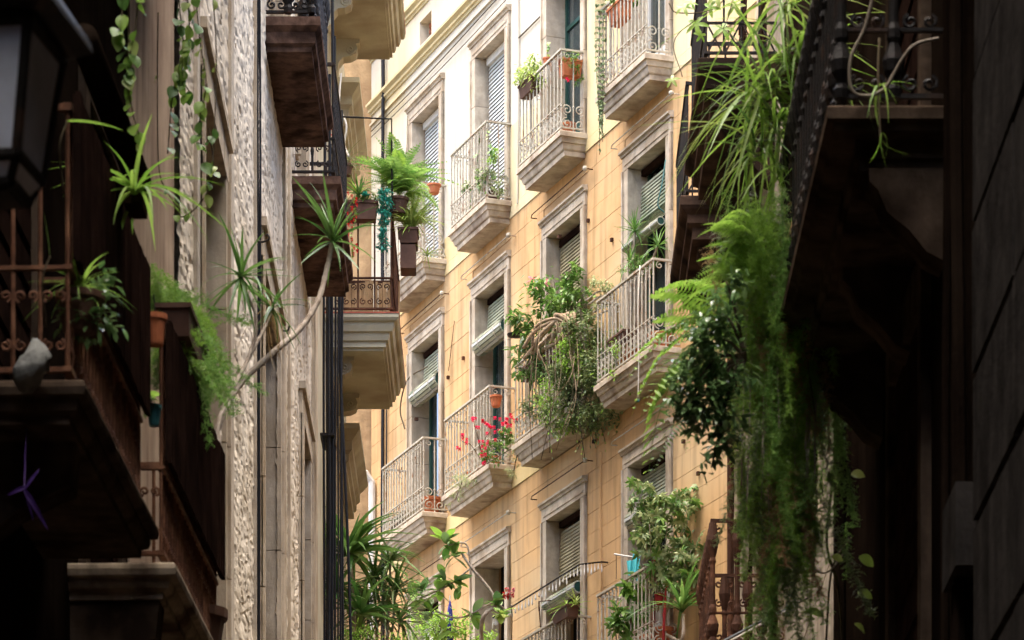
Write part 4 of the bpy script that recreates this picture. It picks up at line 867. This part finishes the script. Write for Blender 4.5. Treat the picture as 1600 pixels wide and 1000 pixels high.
o = thing('red_planter', 'small red planter in front of the white towel', 'planter', at(1030,945,42.9)); pot(o, at(1030,945,42.9), .05, .12, 'redc'); stem(o, [at(1022,925,42.9), at(1018,950,43.2)], .006, 'iron', 'hook'); rosette(o, DRAV, at(1030,925,42.9), 10, (.08,.15), (30,80))
o = thing('red_pole', 'folded red cloth upright beside the white towel', 'cloth', at(1040,1010,42.8)); MB().tube([at(1036,1015,42.8), at(1038,960,42.8), at(1041,912,42.8)], [.014,.018,.008], 7).build('folded_cloth', M['redc'], o)

# ---- black cables
o = thing('cable_bundle', 'thick bundle of black cables running down the stone building edge', 'cable', (-1.88, 38.6, 5))
for i in range(11):
    x = [505,508,510,513,515,518,520,524,528,531,534][i]+R(-.8,.8); Y = 38.3+R(-.25,.2); pts = []
    for z in np.linspace(4, 15.2+R(-1.2,1.4), 9): pts.append(V(((x+R(-1.6,1.6)-800)/FPX*Y, Y, z)))
    MB().tube(bez(pts, 4), R(.007,.013) if i > 6 else R(.010,.018), 6).build('cable', M['black'], o)
for z in (6.5, 8.6, 12.1): MB().box((502-800)/FPX*38.3, (524-800)/FPX*38.3, 38.04, 38.6, z, z+.025).build('clamp', M['iron'], o)
o = thing('slack_cable', 'single slack black cable hanging under the cream balcony past the yucca', 'cable', at(550,1000,40.5)); stem(o, [at(529,490,40.5), at(531,560,40.5), at(537,700,40.5), at(544,860,40.5), at(549,1030,40.5)], .016, 'black', 'cable')
o = thing('loose_grey_cable', 'pale thin cable dangling from the upper cream balcony bracket', 'cable', at(535,260,41)); stem(o, [at(533,115,41.5), at(530,165,41.3), at(541,195,41.2), at(538,225,41.2), at(545,245,41.1)], .012, 'cablew', 'cable')
o = thing('wall_cables', 'pair of thin dark cables down the rough wall beside the red balcony', 'cable', (-1.95, 29.6, 5))
for i, x in enumerate((399, 403, 406)):
    Y = 29.6; MB().tube(bez([V(((x-800+R(-1,1))/FPX*Y, Y, z)) for z in np.linspace(5, 13.3, 9)], 4), .009 if i else .006, 5).build('cable', M['black'], o)
o = thing('wall_hook', 'curled iron hook on the rough wall under the red balcony', 'hook', at(410,380,29.5)); stem(o, [at(402,375,29.5), at(410,378,29.4), at(420,374,29.3), at(419,367,29.3), at(415,368,29.3)], .008, 'iron', 'hook_bar')
o = thing('wall_wire_hook', 'small dark wire bracket on the rough wall near the curved trunk', 'hook', at(455,520,32)); stem(o, [at(440,516,33), at(449,517,32.8), at(452,510,32.7)], .008, 'iron', 'hook_bar')

# ---- dragon tree with curved trunk (on the near house's second balcony)
o = thing('dragon_tree', 'dragon tree with long curving grey trunk and spiky leaf heads', 'plant', (at(345,700,21.1).x-.05, 21.1, 6.16))
b0 = V((at(345,700,21.1).x-.12, 21.0, 6.16)); pot(o, b0, .16, .28, 'boxbrown')
stem(o, [b0+V((0,0,.2)), at(338,720,21.1), at(345,655,21.3), at(375,600,21.6), at(425,552,22.0), at(470,512,22.4), at(497,470,22.6), at(512,415,22.8), at(519,380,22.8)], (.021,.015), 'bark', 'trunk')
stem(o, [at(338,720,21.1), at(345,650,21.2), at(388,560,21.5), at(400,500,21.6), at(378,440,21.6)], (.014,.008), 'bark', 'trunk'); stem(o, [at(388,560,21.5), at(410,520,21.8), at(425,490,21.9)], (.012,.008), 'bark', 'trunk')
rosette(o, DRA[:3], at(520,378,22.8), 30, (.24,.46), (-45,88)); rosette(o, DRA[:3], at(377,432,21.6), 28, (.22,.38), (-45,85)); rosette(o, DRA[:3]+DRY[:1], at(425,482,21.9), 26, (.18,.34), (-50,60)); rosette(o, DRY, at(422,470,21.9), 8, (.16,.24), (-80,-20))
# ---- near left plants
o = thing('asparagus_fern_left', 'feathery bright asparagus fern spilling over the dark screen on the left', 'fern', at(290,640,19.9))
trough(o, at(285,560,19.7), aL, .8, .16, .16)
for i in range(120):
    t = R(0,1); p = at(245+80*t+R(-14,12), 440+95*t+R(-30,40), 19.3+t*1.2); inst('strand', random.choice(ASPB if R(0,1) < .65 else ASP[:2]), o, p, rot_to(R(0,6.28), R(-.7,.7), R(-.8,.8)), R(.5,.95))
def pothos(label, strands, Y, L, n, base):
    o = thing('pothos_vine', label, 'vine', base)
    for s_ in strands: vine(o, [at(x, y, Y) for x, y in s_], POT, n, L, .0045)
    return o
pothos('short trailing vine with heart shaped leaves beside the lantern', [[(222,-60),(212,40),(200,110),(206,170),(224,232)], [(195,-60),(190,30),(184,60),(205,95),(198,130)]], 17.2, (.055,.09), 16, at(205,232,17.2))
pothos('longest trailing vine with heart shaped leaves over the smooth plaster strip', [[(275,-60),(283,40),(288,90),(270,150),(262,240)], [(302,-60),(312,60),(322,130),(312,190),(318,262)], [(288,-60),(296,60),(280,110),(300,150)]], 20.6, (.06,.10), 20, at(290,262,20.6))
pothos('bare looping vine end with one pale leaf near the narrow window', [[(330,-40),(338,80),(336,180),(330,280),(312,318),(288,338),(272,335)], [(326,200),(333,260),(318,300)]], 20.9, (.05,.08), 7, at(290,338,20.9))
pothos('thin bare vine stem climbing the pinkish plaster', [[(247,20),(246,120),(248,260),(262,300),(278,325)]], 21.5, (.03,.05), 2, at(262,330,21.5))
o = thing('spider_plant_left', 'bright arching spider plant between the lantern and the plaster strip', 'plant', at(215,345,16.9))
trough(o, at(208,330,16.9), aL, .25, .10, .10, 'wood'); rosette(o, SPI, at(212,300,16.7), 30, (.24,.42), (5,75))
o = thing('spider_plant_low', 'leafy green plant on the dark railing below the lantern', 'plant', at(125,520,15.9)); pot(o, at(125,520,15.9), .10, .16, 'boxbrown'); rosette(o, SPI, at(125,455,15.9), 36, (.14,.24), (-10,85)); foliage(o, [(at(140,490,15.9),.12,.1,.10), (at(150,445,16),.06,.06,.08)], 'leafd', 240, (.03,.06), .5)
for lab, (x, y), (x2, y2) in [('single bright blade leaf left of the big spider plant', (105,190), (195,190)), ('single upright blade leaf under the lantern', (78,400), (68,315))]:
    o = thing('blade_leaf_plant', lab, 'leaf', at(x,y,15.4)); MB().blade(at(x,y,15.4), at(x2,y2,15.4)-at(x,y,15.4), (at(x2,y2,15.4)-at(x,y,15.4)).length, .035, .15, 7, .2).build('leaf', M['leafb'], o); stem(o, [at(x,y,15.4), at(x-12,y+40,15.4), at(x-6,y+110,15.5)], .004)
o = thing('teal_wall_pot', 'small teal pot hanging in the gap between the left balconies', 'pot', at(241,668,18.3)); pot(o, at(241,666,18.3), .035, .10, 'tealpot'); MB().tube([at(241,640,18.3), at(236,625,18.2)], .004, 4).build('hook', M['iron'], o); rosette(o, POT, at(236,622,18.25), 5, (.04,.07), (0,60))
o = thing('terracotta_wall_pot', 'red brown pot hanging beside the feathery fern on the left', 'pot', at(243,540,18.6)); pot(o, at(243,540,18.6), .055, .15, 'terracotta'); MB().tube([at(243,492,18.6), at(240,460,18.6)], .004, 4).build('hook', M['iron'], o)
# crumpled bag, ribbon
q = MB(); c = at(50,572,15.55); L_ = []
for i in range(8):
    t = i/7; L_.append([c+V(((.075*math.sin(math.pi*(.12+.8*t))+R(-.012,.012))*math.cos(a), .08*math.sin(math.pi*(.12+.8*t))*math.sin(a)+R(-.01,.01), -.085+.17*t+R(-.012,.012)+.03*math.cos(a))) for a in [6.2832*j/11 for j in range(11)]])
q.loops(L_).build('crumpled_bag', M['bagc'], None, True, label='crumpled pale plastic bag on the dark balcony under the lantern', cat='bag')
o = thing('purple_ribbon', 'purple ribbon bow dangling in the dark lower left corner', 'ribbon', at(45,830,15.0))
for (x, y), (x2, y2), w_ in [((38,762),(10,772),.028), ((38,765),(62,728),.02), ((38,765),(76,826),.03), ((40,768),(52,812),.018)]:
    d_ = at(x2,y2,15.0)-at(x,y,15.0); MB().blade(at(x,y,15.0), d_, d_.length, w_, .15, 6, .15, up=V((0,-1,.3)).normalized()).build('ribbon_tail', M['purple'], o)
MB().tube([at(38,764,15.0), at(40,700,15.6), at(42,665,15.8)], .003, 4).build('cord', M['purple'], o)

# ---- lantern
YL = 11.0; o = thing('street_lantern', 'black iron street lantern with dull glass panes in the upper left', 'lamp', at(-30,320,YL))
c = at(-17,0,YL); lx, ly = c.x, c.y; zt, zb = at(0,66,YL).z, at(0,265,YL).z
ang = math.radians(10); ex = V((math.cos(ang), -math.sin(ang), 0)); ey = V((math.sin(ang), math.cos(ang), 0))
def ring(h, z): return [V((lx,ly,z)) + ex*(sx*h) + ey*(sy*h) for sx, sy in [(1,-1),(1,1),(-1,1),(-1,-1)]]
ht, hb = .165, .118; RT, RB = ring(ht, zt), ring(hb, zb); RBB = ring(.088, zb-.068)
for a_, b_ in zip(RT, RB): MB().tube([a_, b_], .017, 6).build('corner_bar', M['iron'], o)
for rg, r_ in [(RT,.022), (RB,.018), (RBB,.018)]: MB().tube(rg+[rg[0]], r_, 6).build('frame_ring', M['iron'], o)
for a_, b_ in zip(RB, RBB): MB().tube([a_, b_], .014, 5).build('corner_bar', M['iron'], o)
for i in range(4):
    j = (i+1) % 4
    def pane(A_, B_, C_, D_): 
        n_ = (B_-A_).cross(C_-A_).normalized()*.002; MB().loops([[A_-n_,B_-n_,C_-n_,D_-n_],[A_+n_,B_+n_,C_+n_,D_+n_]]).build('pane', M['lampglass'], o)
    pane(RT[i], RT[j], RB[j], RB[i]); pane(RB[i]+V((0,0,-.02)), RB[j]+V((0,0,-.02)), RBB[j], RBB[i])
MB().loops([ring(.08, zb-.09), ring(.09, zb-.07), ring(.02, zb-.065)]).build('base_plate', M['iron'], o)
MB().loops([ring(.20, zt+.015), ring(.24, zt+.04), ring(.235, zt+.065), ring(.15, zt+.20), ring(.06, zt+.28), ring(.05, zt+.36)]).build('roof', M['iron'], o)
MB().tube(bez([V((lx,ly,zb-.10)), V((lx-.05,ly,zb-.3)), V((lx-.45,ly,zb-.38)), V((-2.45,ly,zb-.2))], 8), .022, 6).build('bracket_arm', M['iron'], o)

# ---- right-hand greenery
o = thing('virginia_creeper', 'bright five fingered creeper leaves reaching in at the top right', 'vine', at(1090,60,27))
stem(o, [at(1170,-60,27), at(1120,10,27), at(1060,20,27), at(1045,5,27)], .004); stem(o, [at(1120,10,27), at(1055,60,27), at(1066,120,27)], .003); stem(o, [at(1150,-30,27), at(1140,20,27), at(1130,45,27)], .003)
for px, py, s_ in [(1088,38,.10),(1110,12,.08),(1130,45,.11),(1148,10,.09),(1068,12,.08),(1120,-5,.1),(1050,125,.07),(1080,5,.06),(1095,55,.06)]:
    inst('leaf', random.choice(CRE), o, at(px,py,27), Euler((R(.9,1.5), R(-.3,.3), R(-.5,.5))), s_)
o = thing('grass_spider_plant', 'cascading grassy spider plant on the near right balcony corner', 'plant', at(1235,300,20.4))
trough(o, at(1240,150,20.5), (1,0,0), .34, .2, .18)
for px, py, n, L in [(1200,130,48,(.35,.62)), (1235,90,36,(.3,.5)), (1215,200,48,(.3,.55)), (1185,240,36,(.25,.5)), (1270,90,24,(.25,.42)), (1225,10,30,(.35,.55)), (1235,270,24,(.2,.45)), (1175,170,30,(.3,.5))]:
    stem(o, [at(1240,140,20.5), (at(1240,140,20.4)+at(px,py,20.3))/2, at(px,py,20.3)], .006, 'twig'); rosette(o, GRA, at(px,py,20.3), n, L, (-25,80), jit=.05)
for px, py in [(1262,255),(1235,400),(1225,345)]: stem(o, [at(1272,100,20.2), at(1275,190,20.2), at(px,py,20.2)], .004, 'twig', 'runner'); rosette(o, SPI, at(px,py,20.2), 14, (.12,.22), (-60,50))
o = thing('dry_grass_tuft', 'withered brown grass tuft hanging in the asparagus fern', 'plant', at(1240,380,20.0)); rosette(o, DRY, at(1243,345,20.0), 18, (.10,.18), (-80,0)); rosette(o, DRY, at(1275,660,20.0), 22, (.05,.12), (-80,30), jit=.06); stem(o, [at(1250,320,20.1), at(1255,500,20.1), at(1275,660,20.1)], .004)
o = thing('asparagus_fern_curtain', 'dense curtain of hanging asparagus fern along the near right balcony', 'fern', at(1210,1000,20.3))
trough(o, at(1215,420,20.6), (1,0,0), .5, .25, .2)
for i in range(230):
    t = R(0,1)**1.15; py = 290+t*570; sp = 34+36*math.sin(math.pi*min(1,.25+t*.8)); cx = 1200+30*t; sp *= (.78 if t < .45 else .62); cx += 12 if t < .4 else 0
    p = at(cx+random.gauss(0,sp*.75), py, 20.3+R(-.28,.28)); inst('strand', random.choice(ASP if R(0,1) < .35 else random.choice([ASPG, ASPL, ASPL, ASPL, ASPD])), o, p, rot_to(R(0,6.28), R(-.25,.25), R(-.3,.3)), R(.6,.95))
for i in range(26):
    p = at(R(1240,1330), R(480,820), 20.6+R(-.2,.2)); inst('strand', random.choice(ASP[:3]), o, p, rot_to(R(0,6.28), R(-.3,.3), R(-.4,.4)), R(.5,.8))
for i in range(16): inst('strand', random.choice(ASPB), o, at(R(1150,1220), R(310,420), 20.0), rot_to(R(0,6.28), R(-.6,.6), R(-.6,.6)), R(.6,.9))
for k in range(12):
    x = R(1150,1270); stem(o, [at(1215,400,20.5), at(x,480,20.3), at(x+R(-20,20),R(620,900),20.1)], .005, 'bark', 'stem')
o = thing('sword_fern_right', 'sword fern with long fronds reaching left from the green curtain', 'fern', at(1160,640,21.0))
pot(o, at(1165,640,21.0), .13, .2, 'boxbrown')
for (bx, by), (tx, ty), s_ in [((1150,470),(1040,450),1),((1140,520),(1005,545),1),((1130,580),(990,620),1),((1150,500),(1010,470),1),((1150,510),(1000,520),1),((1150,520),(990,560),1),((1150,540),(1000,640),1),((1145,520),(1060,430),.9),((1150,560),(970,680),1),((1140,600),(1050,700),.9),((1130,560),(1010,595),1),((1150,480),(1070,440),.9),((1120,640),(1040,720),.9),((1150,520),(1030,500),1)]:
    a, b = at(bx,by,21.0), at(tx,ty,20.8); d_ = b-a; inst('frond', random.choice(FROB), o, a, rot_to(math.atan2(d_.y, d_.x)+R(-.25,.25), math.asin(d_.z/d_.length)+.25, R(-.5,.5)), d_.length*1.12)
for i in range(20): inst('frond', random.choice(FROB), o, at(R(1160,1185),R(340,440),20.0), rot_to(math.pi+R(-.7,.7), R(-.2,.7), R(-.5,.5)), R(.2,.32))
rosette(o, FRO, at(1160,560,21.0), 16, (.3,.5), (10,70), name='frond')
o = thing('dark_glossy_bush', 'dark glossy leaved bush left of the green curtain', 'shrub', at(1110,740,19.7))
pot(o, at(1215,640,20.5), .13, .2, 'wood')
bl = [(1135,440,.07),(1128,490,.10),(1112,540,.12),(1092,590,.12),(1080,630,.11),(1105,640,.11),(1120,690,.09),(1135,590,.11),(1062,640,.06),(1112,730,.05),(1130,650,.10)]
for x, y, r_ in bl: stem(o, [at(1165,560,19.7), (at(1160,560,19.7)+at(x,y,19.7))/2+V((0,0,.06)), at(x,y,19.7)], (.010,.005), 'twig', 'branch')
foliage(o, [(at(x,y,19.7), r_, r_, r_) for x, y, r_ in bl], 'leafd', 1700, (.04,.08), .42)
o = thing('garden_hose', 'pale hose looped over the black near right balcony', 'hose', at(1350,152,16.95)); stem(o, [at(1372,-40,16.95), at(1352,40,16.95), at(1330,90,16.95), at(1330,138,16.95), at(1352,150,16.95), at(1382,138,16.95), at(1408,95,16.95), at(1430,70,16.95), at(1466,60,17.0)], .008, 'hose', 'hose_loop')
o = thing('balcony_weed', 'small weed growing from the near right black balcony edge', 'plant', at(1372,190,17.0)); rosette(o, SPI, at(1370,135,17.0), 12, (.10,.2), (-60,60)); stem(o, [at(1374,60,17.05), at(1372,120,17.0), at(1376,230,16.95)], .005, 'twig'); rosette(o, SPI, at(1376,205,16.95), 5, (.08,.13), (-90,-40))
o = thing('round_leaf_vine', 'dark vine with round yellow green leaves in the right shade', 'vine', at(1330,1000,20.8))
stem(o, [at(1300,760,20.9), at(1292,850,20.9), at(1310,920,20.9), at(1318,1020,20.9)], .008); stem(o, [at(1330,840,20.9), at(1300,890,20.9), at(1290,1010,20.9)], .006); stem(o, [at(1322,860,20.8), at(1290,895,20.8), at(1250,880,20.8)], .005, 'bark')
for px, py, s_ in [(1342,870,.10),(1340,925,.09),(1335,975,.08),(1290,750,.09),(1260,955,.1),(1280,680,.08),(1330,740,.08),(1300,870,.07),(1250,810,.07)]: inst('leaf', POT[2], o, at(px,py,20.7), Euler((R(.8,1.4), R(-.4,.4), R(-.6,.6))), s_)
o = thing('steel_guy_wire', 'pale steel wire with clamp crossing the lower right', 'wire', at(1180,990,29))
for k in (0, 1): MB().tube([at(1115,1010+k*6,29), at(1180,975+k*5,29), at(1242,945+k*2,29)], .010, 5).build('wire', M['cablew'] if k else M['cableg'], o)
MB().tube(spiral(at(1235,950,29), .05, 1.1, (1,0,.4), (0,0,1), 12), .009, 5).build('loop', M['cableg'], o); MB().tube([at(1242,945,29), at(1320,905,29)], .006, 4).build('tail', M['black'], o)
